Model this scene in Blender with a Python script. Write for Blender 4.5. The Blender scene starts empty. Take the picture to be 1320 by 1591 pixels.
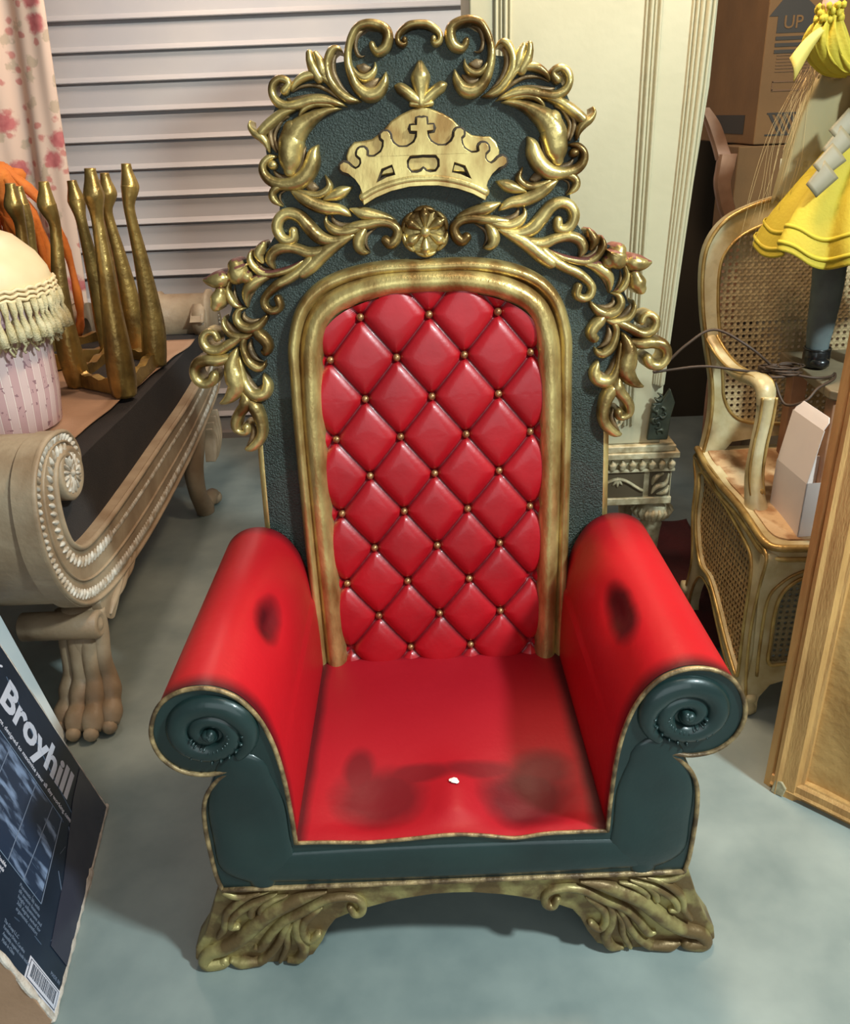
import bpy, bmesh, math, random
import numpy as np
from mathutils import Vector, Matrix, noise
from mathutils.geometry import tessellate_polygon

random.seed(7)
C = bpy.context.scene.collection
PI = math.pi
R = math.radians

# ------------------------------------------------------------------ camera
cam_d = bpy.data.cameras.new('camera')
cam = bpy.data.objects.new('camera', cam_d)
C.objects.link(cam)
cam_d.sensor_fit = 'VERTICAL'
cam_d.sensor_height = 24.0
cam_d.lens = 24.0 * 1320 / 1591.0
cam.location = (0, 0, 1.7)
pitch, roll = R(25), R(2.3)
cam.matrix_world = Matrix.Translation((0, 0, 1.7)) @ Matrix.Rotation(PI / 2 - pitch, 4, 'X') @ Matrix.Rotation(roll * -1, 4, 'Z')
bpy.context.scene.camera = cam

# ------------------------------------------------------------------ light
sc = bpy.context.scene
sc.view_settings.view_transform = 'Standard'
sc.view_settings.look = 'None'
sc.view_settings.gamma = 1
sc.view_settings.use_curve_mapping = False
sc.view_settings.exposure = 0.0
w = bpy.data.worlds.new('world')
sc.world = w
w.use_nodes = True
wn = w.node_tree.nodes
wn['Background'].inputs[0].default_value = (0.86, 0.86, 0.86, 1)
wn['Background'].inputs[1].default_value = 0.20

def area(name, loc, target, size, power, col, sy=None):
    d = bpy.data.lights.new(name, 'AREA')
    d.energy = power; d.color = col
    d.shape = 'RECTANGLE'; d.size = size; d.size_y = sy or size
    o = bpy.data.objects.new(name, d); C.objects.link(o)
    o.location = loc
    o.rotation_euler = (Vector(target) - Vector(loc)).to_track_quat('-Z', 'Y').to_euler()
    return o
area('daylight_opening', (2.2, 0.0, 3.45), (0.1, 1.7, 0.5), 0.30, 180, (0.80, 0.98, 1.0))
area('open_front_of_unit', (0.1, -1.4, 1.7), (0.1, 2.0, 0.9), 2.6, 30, (0.84, 0.97, 1.0), 2.2)
area('ceiling_lamp_left', (-0.9, 4.05, 3.1), (-0.9, 4.1, 0.0), 0.4, 22, (1.0, 0.80, 0.64))
area('ceiling_lamp_back', (0.62, 2.48, 3.1), (0.6, 2.5, 0.0), 0.4, 54, (1.0, 0.74, 0.50))
area('ceiling_lamp_front', (0.5, 1.2, 3.6), (0.3, 1.9, 0.6), 0.8, 8, (1.0, 0.84, 0.66))

# ------------------------------------------------------------------ materials
MATS = {}
def lin(c):
    return tuple(((x / 255) / 12.92 if x <= 10 else (((x / 255) + 0.055) / 1.055) ** 2.4) for x in c) + (1,)
def mat(name, col, rough=0.6, metal=0.0, col2=None, scale=8.0, bump=0.0, bscale=60.0, coat=0.0, lo=0.35, hi=0.65, detail=4, stretch=None, spec=0.5):
    m = bpy.data.materials.new(name); m.use_nodes = True
    nt = m.node_tree; N = nt.nodes; L = nt.links
    b = N['Principled BSDF']
    b.inputs['Base Color'].default_value = lin(col)
    b.inputs['Roughness'].default_value = rough
    b.inputs['Metallic'].default_value = metal
    b.inputs['Coat Weight'].default_value = coat
    b.inputs['Specular IOR Level'].default_value = spec
    tc = N.new('ShaderNodeTexCoord')
    src = tc.outputs['Object']
    if stretch:
        mp = N.new('ShaderNodeMapping'); mp.inputs['Scale'].default_value = stretch
        L.new(src, mp.inputs[0]); src = mp.outputs[0]
    if col2:
        n = N.new('ShaderNodeTexNoise'); n.inputs['Scale'].default_value = scale; n.inputs['Detail'].default_value = detail
        L.new(src, n.inputs['Vector'])
        r = N.new('ShaderNodeValToRGB')
        r.color_ramp.elements[0].position = lo; r.color_ramp.elements[1].position = hi
        r.color_ramp.elements[0].color = lin(col); r.color_ramp.elements[1].color = lin(col2)
        L.new(n.outputs[0], r.inputs[0]); L.new(r.outputs[0], b.inputs['Base Color'])
    if bump:
        n2 = N.new('ShaderNodeTexNoise'); n2.inputs['Scale'].default_value = bscale; n2.inputs['Detail'].default_value = 3
        L.new(src, n2.inputs['Vector'])
        bp = N.new('ShaderNodeBump'); bp.inputs['Strength'].default_value = bump; bp.inputs['Distance'].default_value = 0.01
        L.new(n2.outputs[0], bp.inputs['Height']); L.new(bp.outputs[0], b.inputs['Normal'])
    MATS[name] = m
    return m
def P(m): return m.node_tree.nodes['Principled BSDF']
def mth(nt, op, a, b=None, c=None, clamp=False):
    n = nt.nodes.new('ShaderNodeMath'); n.operation = op; n.use_clamp = clamp
    for i, v in enumerate((a, b, c)):
        if v is None: continue
        if isinstance(v, (int, float)): n.inputs[i].default_value = v
        else: nt.links.new(v, n.inputs[i])
    return n.outputs[0]
def mixc(nt, f, a, b):
    n = nt.nodes.new('ShaderNodeMix'); n.data_type = 'RGBA'
    for s, v in ((n.inputs[0], f), (n.inputs[6], a), (n.inputs[7], b)):
        if isinstance(v, (int, float, tuple)): s.default_value = v
        else: nt.links.new(v, s)
    return n.outputs[2]
def objxyz(nt):
    t = nt.nodes.new('ShaderNodeTexCoord'); s = nt.nodes.new('ShaderNodeSeparateXYZ')
    nt.links.new(t.outputs['Object'], s.inputs[0]); return s.outputs[0], s.outputs[1], s.outputs[2], t.outputs['Object']
def noisef(nt, vec, scale, detail=3):
    n = nt.nodes.new('ShaderNodeTexNoise'); n.inputs['Scale'].default_value = scale; n.inputs['Detail'].default_value = detail
    nt.links.new(vec, n.inputs['Vector']); return n.outputs[0]

GOLD = mat('gilt_paint', (112, 84, 44), 0.34, 0.70, (230, 204, 132), 12, 0.25, 45, lo=0.38, hi=0.66, detail=6)
GOLD2 = mat('gilt_frame_paint', (156, 118, 66), 0.34, 0.64, (230, 206, 134), 8, 0.15, 60, lo=0.35, hi=0.68, detail=7, stretch=(2.2, 2.2, 1))
GOLDB = mat('worn_gilt_base', (118, 94, 60), 0.44, 0.45, (168, 152, 98), 16, 0.3, 40, lo=0.46, hi=0.62, detail=6)
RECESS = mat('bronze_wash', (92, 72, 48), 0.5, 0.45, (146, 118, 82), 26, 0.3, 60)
BOLE = mat('red_brown_bole', (128, 72, 58), 0.55, 0.1, (96, 52, 44), 14)
GREEN = mat('dark_green_leather', (22, 38, 37), 0.36, 0.0, (30, 50, 48), 5, 0.12, 30, coat=0.25)
SLABM = mat('dark_green_pebbled_panel', (44, 53, 47), 0.42, 0.0, (55, 65, 58), 8, 0.9, 230, coat=0.15)
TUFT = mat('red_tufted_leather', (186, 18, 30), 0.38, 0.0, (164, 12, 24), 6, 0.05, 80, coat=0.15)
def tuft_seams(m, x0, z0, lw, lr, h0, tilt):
    # dark wine red on the diamond seams: airbrushed paint with crease shade painted in
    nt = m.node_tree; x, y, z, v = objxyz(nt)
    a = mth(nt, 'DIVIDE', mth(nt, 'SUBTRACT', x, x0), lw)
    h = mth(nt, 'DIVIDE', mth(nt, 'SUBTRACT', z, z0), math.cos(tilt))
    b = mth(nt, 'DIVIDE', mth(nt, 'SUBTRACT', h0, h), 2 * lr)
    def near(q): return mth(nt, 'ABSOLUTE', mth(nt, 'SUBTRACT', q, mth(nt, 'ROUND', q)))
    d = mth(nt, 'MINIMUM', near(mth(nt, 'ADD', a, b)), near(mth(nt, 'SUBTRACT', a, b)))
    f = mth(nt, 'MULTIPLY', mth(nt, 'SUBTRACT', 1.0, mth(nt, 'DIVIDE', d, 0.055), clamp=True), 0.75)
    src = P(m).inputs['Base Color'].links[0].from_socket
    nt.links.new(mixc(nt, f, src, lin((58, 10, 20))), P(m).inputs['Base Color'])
PIPE = mat('chipped_gold_piping', (96, 74, 50), 0.45, 0.3, (190, 160, 112), 28, 0.3, 90, lo=0.40, hi=0.68)
COPPER = mat('copper_button', (150, 96, 62), 0.35, 0.7, (196, 150, 100), 90)
CREAMW = mat('antiqued_cream_wood', (168, 148, 122), 0.55, 0.0, (136, 112, 86), 6, 0.2, 50)
ROPE = mat('silvered_rope_carving', (205, 198, 186), 0.5, 0.0, (150, 130, 106), 40, 0.2, 60)
BLACKF = mat('black_dust_cloth', (38, 34, 34), 0.9, 0.0, (48, 42, 40), 6, 0.3, 300)
CARD = mat('brown_cardboard', (112, 80, 44), 0.85, 0.0, (98, 70, 38), 4, 0.1, 60)
CARDD = mat('dark_cardboard', (84, 60, 34), 0.85, 0.0, (74, 52, 30), 4, 0.1, 60)
CARDP = mat('pale_flattened_cardboard', (178, 140, 112), 0.85, 0.0, (160, 124, 96), 4, 0.1, 60)
STOOLG = mat('old_gold_leaf', (124, 98, 54), 0.34, 0.7, (196, 162, 92), 10, 0.3, 40, lo=0.3, hi=0.7, detail=5)
CREAM = mat('cream_painted_door', (186, 178, 148), 0.5, 0.0, (176, 168, 138), 2.5, 0.06, 40)
CREAMD = mat('cream_distressed_carving', (200, 188, 154), 0.55, 0.0, (150, 134, 100), 30, 0.2, 60)
UMBER = mat('umber_carving_ground', (84, 70, 48), 0.7)
CHAIRP = mat('parcel_gilt_cream', (206, 192, 152), 0.42, 0.1, (166, 142, 92), 9, 0.15, 50, lo=0.4, hi=0.7)
CHAIRG = mat('chair_gold_edge', (150, 116, 62), 0.4, 0.55, (196, 166, 102), 14, 0.2, 60)
SEATF = mat('stained_seat_lining', (196, 164, 124), 0.8, 0.0, (150, 110, 72), 14, 0.3, 80, lo=0.45, hi=0.6)
WHITEC = mat('white_carton', (226, 214, 208), 0.6, 0.0, (214, 204, 200), 3)
WOODF = mat('raw_gilt_wood', (212, 164, 100), 0.55, 0.1, (182, 134, 78), 5, 0.2, 40, stretch=(6, 6, 1), detail=6)
WOODP = mat('pale_brown_wood', (178, 134, 104), 0.55, 0.0, (128, 86, 58), 6, 0.1, 30)
PAPER = mat('brown_backing_paper', (200, 158, 96), 0.6, 0.0, (178, 136, 78), 3, 0.5, 22)
YEL = mat('yellow_dress_cloth', (190, 170, 44), 0.75, 0.0, (176, 154, 40), 5, 0.15, 120)
YELP = mat('pale_yellow_lining', (204, 180, 90), 0.7)
SILV = mat('silver_satin_ribbon', (132, 122, 96), 0.55, 0.0, (112, 104, 80), 8)
SKIN = mat('doll_skin', (214, 168, 156), 0.5)
SKIN.node_tree.nodes['Principled BSDF'].inputs['Subsurface Weight'].default_value = 0.1
STOCK = mat('grey_blue_stocking', (104, 114, 112), 0.7, 0.0, (92, 100, 100), 20)
BLACK = mat('black_patent', (18, 18, 18), 0.3, 0.0, (28, 26, 26), 20, coat=0.3)
HAIR = mat('pale_blond_hair', (196, 170, 120), 0.5)
VEIL = mat('sheer_beige_net', (168, 152, 108), 0.6)
ORANGE = mat('orange_ruffle_cloth', (226, 128, 44), 0.75, 0.0, (206, 108, 40), 9, 0.3, 60)
SATIN = mat('cream_satin', (240, 220, 176), 0.42, 0.0, (226, 200, 158), 4, 0.1, 20)
FRINGE = mat('ivory_cotton_fringe', (222, 210, 170), 0.75, 0.0, (196, 180, 132), 30, 0.5, 200)
CORD = mat('brown_cord', (62, 44, 30), 0.6)
STONE = mat('grey_painted_top', (128, 114, 90), 0.5, 0.0, (108, 94, 72), 7, 0.1, 40)
REDCL = mat('dark_red_cloth', (82, 24, 24), 0.9, 0.0, (60, 18, 18), 5, 0.4, 60)
DARKLEAF = mat('dark_green_carved_metal', (38, 44, 34), 0.5, 0.2, (58, 62, 48), 30)
BOXBLK = mat('black_printed_carton', (24, 32, 46), 0.34, 0.0, (34, 44, 60), 5, 0.08, 12)
BOXEDGE = mat('torn_white_carton_edge', (214, 200, 188), 0.8, 0.0, (180, 164, 150), 30, 0.4, 90)
WBOARD = mat('white_board', (226, 232, 234), 0.5, 0.0, (210, 220, 224), 4)
INKW = mat('white_print', (206, 204, 216), 0.55)
INKG = mat('grey_print', (104, 116, 136), 0.5)
INKB = mat('dark_print', (44, 36, 26), 0.7)
INKR = mat('faded_brown_print', (96, 68, 42), 0.8)
TAPE = mat('clear_packing_tape', (62, 62, 74), 0.25, 0.0, (54, 54, 68), 8)

# airbrushed red of the seat and the arms: dark patches painted by the maker
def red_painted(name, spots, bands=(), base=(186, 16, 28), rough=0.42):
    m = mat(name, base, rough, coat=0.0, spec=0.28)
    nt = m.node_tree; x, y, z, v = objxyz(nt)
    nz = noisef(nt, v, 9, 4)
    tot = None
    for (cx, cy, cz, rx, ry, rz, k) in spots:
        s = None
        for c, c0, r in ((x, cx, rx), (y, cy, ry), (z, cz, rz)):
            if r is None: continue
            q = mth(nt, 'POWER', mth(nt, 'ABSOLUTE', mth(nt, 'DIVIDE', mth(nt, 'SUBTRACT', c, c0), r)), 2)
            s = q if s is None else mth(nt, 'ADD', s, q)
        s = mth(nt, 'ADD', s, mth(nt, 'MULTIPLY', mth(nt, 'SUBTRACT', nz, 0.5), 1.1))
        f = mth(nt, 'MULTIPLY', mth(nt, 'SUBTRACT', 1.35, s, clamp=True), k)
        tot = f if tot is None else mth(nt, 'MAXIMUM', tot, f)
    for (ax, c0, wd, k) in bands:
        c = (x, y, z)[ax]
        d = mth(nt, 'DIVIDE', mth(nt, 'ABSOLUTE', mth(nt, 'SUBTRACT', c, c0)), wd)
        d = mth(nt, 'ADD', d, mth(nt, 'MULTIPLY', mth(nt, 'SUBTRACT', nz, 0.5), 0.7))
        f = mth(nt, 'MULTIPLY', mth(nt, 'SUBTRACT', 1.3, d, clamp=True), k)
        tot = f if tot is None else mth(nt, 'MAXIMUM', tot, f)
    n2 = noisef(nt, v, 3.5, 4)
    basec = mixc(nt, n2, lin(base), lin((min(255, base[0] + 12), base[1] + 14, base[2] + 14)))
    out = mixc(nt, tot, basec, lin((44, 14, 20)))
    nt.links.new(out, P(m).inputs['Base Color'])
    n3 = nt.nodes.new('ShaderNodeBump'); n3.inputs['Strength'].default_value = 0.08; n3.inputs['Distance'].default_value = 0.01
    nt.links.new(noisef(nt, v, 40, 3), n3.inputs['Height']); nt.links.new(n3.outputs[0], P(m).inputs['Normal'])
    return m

# woven cane: real openings through the sheet on a small square pitch
def cane_mat(name, ax, ay, pitch=0.0165, rad=0.27, base=(172, 152, 112), base2=(146, 124, 88), opq=(40, 32, 22), shear=0.0):
    m = mat(name, base, 0.6, 0.0, base2, 30, 0.2, 90)
    nt = m.node_tree; xyz = objxyz(nt)
    a, b = xyz[ax], xyz[ay]
    u = mth(nt, 'DIVIDE', mth(nt, 'ADD', a, b), pitch)
    v = mth(nt, 'DIVIDE', mth(nt, 'SUBTRACT', a, b), pitch)
    u2 = mth(nt, 'DIVIDE', a, pitch); v2 = mth(nt, 'DIVIDE', b, pitch)
    def ctr(t): return mth(nt, 'SUBTRACT', mth(nt, 'FRACT', t), 0.5)
    cu, cv = ctr(u2), ctr(v2)
    d = mth(nt, 'SQRT', mth(nt, 'ADD', mth(nt, 'MULTIPLY', cu, cu), mth(nt, 'MULTIPLY', cv, cv)))
    hole = mth(nt, 'LESS_THAN', d, rad)
    # diagonal strands lie proud of the straight ones
    du = mth(nt, 'ABSOLUTE', ctr(u)); dv = mth(nt, 'ABSOLUTE', ctr(v))
    hgt = mth(nt, 'MAXIMUM', du, dv)
    bp = nt.nodes.new('ShaderNodeBump'); bp.inputs['Strength'].default_value = 0.8; bp.inputs['Distance'].default_value = 0.004
    nt.links.new(hgt, bp.inputs['Height']); nt.links.new(bp.outputs[0], P(m).inputs['Normal'])
    tr = nt.nodes.new('ShaderNodeBsdfTransparent'); mx = nt.nodes.new('ShaderNodeMixShader')
    out = nt.nodes['Material Output']
    nt.links.new(hole, mx.inputs[0]); nt.links.new(P(m).outputs[0], mx.inputs[1]); nt.links.new(tr.outputs[0], mx.inputs[2])
    nt.links.new(mx.outputs[0], out.inputs['Surface'])
    return m

# ------------------------------------------------------------------ mesh helpers
WLOC = {}
def thing(name, label, cat, loc, group=None):
    o = bpy.data.objects.new(name, None); C.objects.link(o); o.location = loc
    o.empty_display_size = 0.1
    o['label'] = label; o['category'] = cat
    if group: o['group'] = group
    WLOC[o.name] = Vector(loc)
    return o
def raw(name, V, F, m, parent=None, smooth=False, loc=None):
    me = bpy.data.meshes.new(name)
    if parent is not None: off = WLOC[parent.name]
    elif loc is not None: off = Vector(loc)
    else:
        xs = [v[0] for v in V]; ys = [v[1] for v in V]; zs = [v[2] for v in V]
        off = Vector(((min(xs) + max(xs)) / 2, (min(ys) + max(ys)) / 2, min(zs)))
    me.from_pydata([(v[0] - off[0], v[1] - off[1], v[2] - off[2]) for v in V], [], F)
    me.validate(clean_customdata=False)
    bm = bmesh.new(); bm.from_mesh(me); bmesh.ops.recalc_face_normals(bm, faces=bm.faces); bm.to_mesh(me); bm.free()
    if isinstance(m, (list, tuple)):
        for q in m: me.materials.append(q)
    else: me.materials.append(m)
    if smooth:
        for p in me.polygons: p.use_smooth = True
    o = bpy.data.objects.new(name, me); C.objects.link(o)
    if parent is not None: o.parent = parent; WLOC[o.name] = off
    else: o.location = off; WLOC[o.name] = off
    return o
def tag(o, label, cat, group=None, kind=None):
    o['label'] = label; o['category'] = cat
    if group: o['group'] = group
    if kind: o['kind'] = kind
    return o
def struct(o): o['kind'] = 'structure'; return o
def bevel(o, wd=0.004, seg=2, ang=35):
    b = o.modifiers.new('bevel', 'BEVEL'); b.width = wd; b.segments = seg; b.harden_normals = True; b.limit_method = 'ANGLE'; b.angle_limit = R(ang)
    for p in o.data.polygons: p.use_smooth = True
    return o
class MB:
    def __init__(s): s.V = []; s.F = []
    def add(s, V, F):
        n = len(s.V); s.V += [tuple(v) for v in V]; s.F += [tuple(i + n for i in f) for f in F]; return s
    def box(s, a, b, rot=0, piv=None):
        x0, y0, z0 = a; x1, y1, z1 = b
        V = [(x0, y0, z0), (x1, y0, z0), (x1, y1, z0), (x0, y1, z0), (x0, y0, z1), (x1, y0, z1), (x1, y1, z1), (x0, y1, z1)]
        if rot:
            px, py = piv or ((x0 + x1) / 2, (y0 + y1) / 2); c, q = math.cos(rot), math.sin(rot)
            V = [(px + (x - px) * c - (y - py) * q, py + (x - px) * q + (y - py) * c, z) for x, y, z in V]
        return s.add(V, [(0, 3, 2, 1), (4, 5, 6, 7), (0, 1, 5, 4), (1, 2, 6, 5), (2, 3, 7, 6), (3, 0, 4, 7)])
    def obox(s, O, a, b, c):
        O, a, b, c = map(Vector, (O, a, b, c))
        V = [O, O + a, O + a + b, O + b, O + c, O + a + c, O + a + b + c, O + b + c]
        return s.add(V, [(0, 3, 2, 1), (4, 5, 6, 7), (0, 1, 5, 4), (1, 2, 6, 5), (2, 3, 7, 6), (3, 0, 4, 7)])
    def tube(s, pts, rad, K=10, closed=False, flat=1.0, up=None, caps=True):
        pts = [Vector(p) for p in pts]; n = len(pts)
        if not isinstance(rad, (list, tuple)): rad = [rad] * n
        V = []; F = []; prev = None
        for i in range(n):
            if closed: t = pts[(i + 1) % n] - pts[i - 1]
            else: t = pts[min(i + 1, n - 1)] - pts[max(i - 1, 0)]
            if t.length < 1e-9: t = Vector((0, 0, 1))
            t.normalize()
            if prev is None:
                ref = Vector(up) if up else (Vector((0, 0, 1)) if abs(t.z) < 0.9 else Vector((1, 0, 0)))
            else: ref = prev
            nrm = ref - t * ref.dot(t)
            if nrm.length < 1e-6: nrm = Vector((0, 1, 0)) - t * t.y
            nrm.normalize(); prev = nrm; bn = t.cross(nrm)
            for k in range(K):
                a = 2 * PI * k / K
                V.append(pts[i] + nrm * (math.cos(a) * rad[i] * flat) + bn * (math.sin(a) * rad[i]))
        m = n if closed else n - 1
        for i in range(m):
            for k in range(K):
                a, b = i * K + k, i * K + (k + 1) % K
                c, d = ((i + 1) % n) * K + (k + 1) % K, ((i + 1) % n) * K + k
                F.append((a, b, c, d))
        if not closed and caps: F.append(tuple(range(K))[::-1]); F.append(tuple((n - 1) * K + k for k in range(K)))
        return s.add(V, F)
    def lathe(s, prof, c, K=24, axis='z', sx=1, sy=1):
        V = []; F = []
        for r, h in prof:
            for k in range(K):
                a = 2 * PI * k / K; p, q = r * math.cos(a) * sx, r * math.sin(a) * sy
                V.append((c[0] + p, c[1] + q, c[2] + h) if axis == 'z' else ((c[0] + h, c[1] + p, c[2] + q) if axis == 'x' else (c[0] + p, c[1] + h, c[2] + q)))
        for i in range(len(prof) - 1):
            for k in range(K): F.append((i * K + k, i * K + (k + 1) % K, (i + 1) * K + (k + 1) % K, (i + 1) * K + k))
        F.append(tuple(range(K))); F.append(tuple((len(prof) - 1) * K + k for k in range(K)))
        return s.add(V, F)
    def ball(s, c, r, K=14, sc=(1, 1, 1)):
        V = [(c[0], c[1], c[2] + r * sc[2])]; F = []
        for i in range(1, K // 2):
            th = PI * i / (K // 2)
            for k in range(K):
                a = 2 * PI * k / K
                V.append((c[0] + r * sc[0] * math.sin(th) * math.cos(a), c[1] + r * sc[1] * math.sin(th) * math.sin(a), c[2] + r * sc[2] * math.cos(th)))
        V.append((c[0], c[1], c[2] - r * sc[2])); m = K // 2 - 1
        for k in range(K):
            F.append((0, 1 + k, 1 + (k + 1) % K)); F.append((len(V) - 1, 1 + (m - 1) * K + (k + 1) % K, 1 + (m - 1) * K + k))
        for i in range(m - 1):
            for k in range(K): F.append((1 + i * K + k, 1 + (i + 1) * K + k, 1 + (i + 1) * K + (k + 1) % K, 1 + i * K + (k + 1) % K))
        return s.add(V, F)
    def plate(s, polys, f, t0, t1):
        """polys: outer outline then holes, 2D; f(u,v,n) -> point; a slab between n=t0 and n=t1"""
        flat = [p for q in polys for p in q]
        tri = tessellate_polygon([[Vector((p[0], p[1], 0)) for p in q] for q in polys])
        n = len(flat)
        V = [f(p[0], p[1], t1) for p in flat] + [f(p[0], p[1], t0) for p in flat]
        F = [tuple(t) for t in tri] + [tuple(i + n for i in t[::-1]) for t in tri]
        o = 0
        for q in polys:
            m = len(q)
            for i in range(m): F.append((o + i, o + (i + 1) % m, n + o + (i + 1) % m, n + o + i))
            o += m
        return s.add(V, F)
    def grid(s, nu, nv, f, wrap=False):
        V = [f(i / (nu - 1), j / (nv - 1)) for j in range(nv) for i in range(nu)]
        F = [(j * nu + i, j * nu + i + 1, (j + 1) * nu + i + 1, (j + 1) * nu + i) for j in range(nv - 1) for i in range(nu - 1)]
        return s.add(V, F)
    def build(s, name, m, parent=None, smooth=False, loc=None): return raw(name, s.V, s.F, m, parent, smooth, loc)

def cr(pts, sub=6, closed=False):
    """Catmull-Rom through tuples of any length"""
    n = len(pts); out = []
    g = lambda i: pts[i % n] if closed else pts[max(0, min(n - 1, i))]
    for i in range(n if closed else n - 1):
        p0, p1, p2, p3 = g(i - 1), g(i), g(i + 1), g(i + 2)
        for k in range(sub):
            t = k / sub
            out.append(tuple(0.5 * ((2 * b) + (-a + c) * t + (2 * a - 5 * b + 4 * c - d) * t * t + (-a + 3 * b - 3 * c + d) * t ** 3) for a, b, c, d in zip(p0, p1, p2, p3)))
    if not closed: out.append(tuple(pts[-1]))
    return out
def stroke(mb, pts, f, hk=0.85, hmin=0.004, base=0.008, skirt=-0.012, sub=5, K=9, hmax=0.05, mirror=False):
    """a carved roll: (u, v, halfwidth) path -> domed ridge with walls going down into the ground"""
    P3 = cr([tuple(p) for p in pts], sub) if len(pts) > 2 else [tuple(p) for p in pts]
    P3 = [(a, b, max(w, 0.0004)) for a, b, w in P3]
    def ends(p, q):
        dx, dy = p[0] - q[0], p[1] - q[1]; l = math.hypot(dx, dy) or 1e-6
        return dx / l, dy / l
    s0 = ends(P3[0], P3[1]); s1 = ends(P3[-1], P3[-2]); w0, w1 = P3[0][2], P3[-1][2]
    pre = []; post = []
    if w0 > 0.002: pre = [(P3[0][0] + s0[0] * w0 * math.sin(a), P3[0][1] + s0[1] * w0 * math.sin(a), w0 * math.cos(a)) for a in (1.5, 1.1, 0.7, 0.35)]
    if w1 > 0.002: post = [(P3[-1][0] + s1[0] * w1 * math.sin(a), P3[-1][1] + s1[1] * w1 * math.sin(a), w1 * math.cos(a)) for a in (0.35, 0.7, 1.1, 1.5)]
    d0, d1 = len(pre), len(post)
    Q = pre + P3 + post; n = len(Q)
    V = []; sg = -1 if mirror else 1
    for i, (a, b, wd) in enumerate(Q):
        if i < d0: tx, ty = -s0[0], -s0[1]
        elif i >= n - d1: tx, ty = s1
        else:
            p, q = Q[min(i + 1, n - 1)], Q[max(i - 1, 0)]
            tx, ty = p[0] - q[0], p[1] - q[1]; l = math.hypot(tx, ty) or 1e-6; tx /= l; ty /= l
        nx, ny = -ty, tx
        h = min(hmax, hk * wd + hmin * min(1, wd / 0.004))
        V.append(f(sg * (a - nx * wd), b - ny * wd, skirt))
        for k in range(K):
            q = -1 + 2 * k / (K - 1)
            q = math.sin(q * PI / 2)
            V.append(f(sg * (a + nx * wd * q), b + ny * wd * q, base * min(1, wd / 0.003) + h * math.sqrt(max(0, 1 - q * q))))
        V.append(f(sg * (a + nx * wd), b + ny * wd, skirt))
    M = K + 2
    F = [(i * M + k, i * M + k + 1, (i + 1) * M + k + 1, (i + 1) * M + k) for i in range(n - 1) for k in range(M - 1)]
    F.append(tuple(range(M))); F.append(tuple((n - 1) * M + k for k in range(M)))
    mb.add(V, F)
def text(name, body, O, X, Y, h, m, parent, depth=0.0006, off=0.0, sx=1.0, center=False, spacing=1.0):
    """raised lettering: X baseline direction, Y letter-up direction, O the start of the baseline, h the capital height"""
    cu = bpy.data.curves.new(name, 'FONT'); cu.body = body; cu.size = 1.0; cu.extrude = 0.004; cu.offset = off
    cu.space_character = spacing; cu.resolution_u = 3
    if center: cu.align_x = 'CENTER'
    o = bpy.data.objects.new(name, cu); C.objects.link(o)
    dg = bpy.context.evaluated_depsgraph_get(); dg.update()
    me = bpy.data.meshes.new_from_object(o.evaluated_get(dg))
    C.objects.unlink(o); bpy.data.objects.remove(o)
    s = h / 0.70
    X, Y, O = Vector(X).normalized(), Vector(Y).normalized(), Vector(O); Z = X.cross(Y)
    V = [O + X * (v.co.x * s * sx) + Y * (v.co.y * s) + Z * (depth * (1 if v.co.z > 0 else -0.3)) for v in me.vertices]
    return raw(name, V, [tuple(p.vertices) for p in me.polygons], m, parent)

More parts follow.
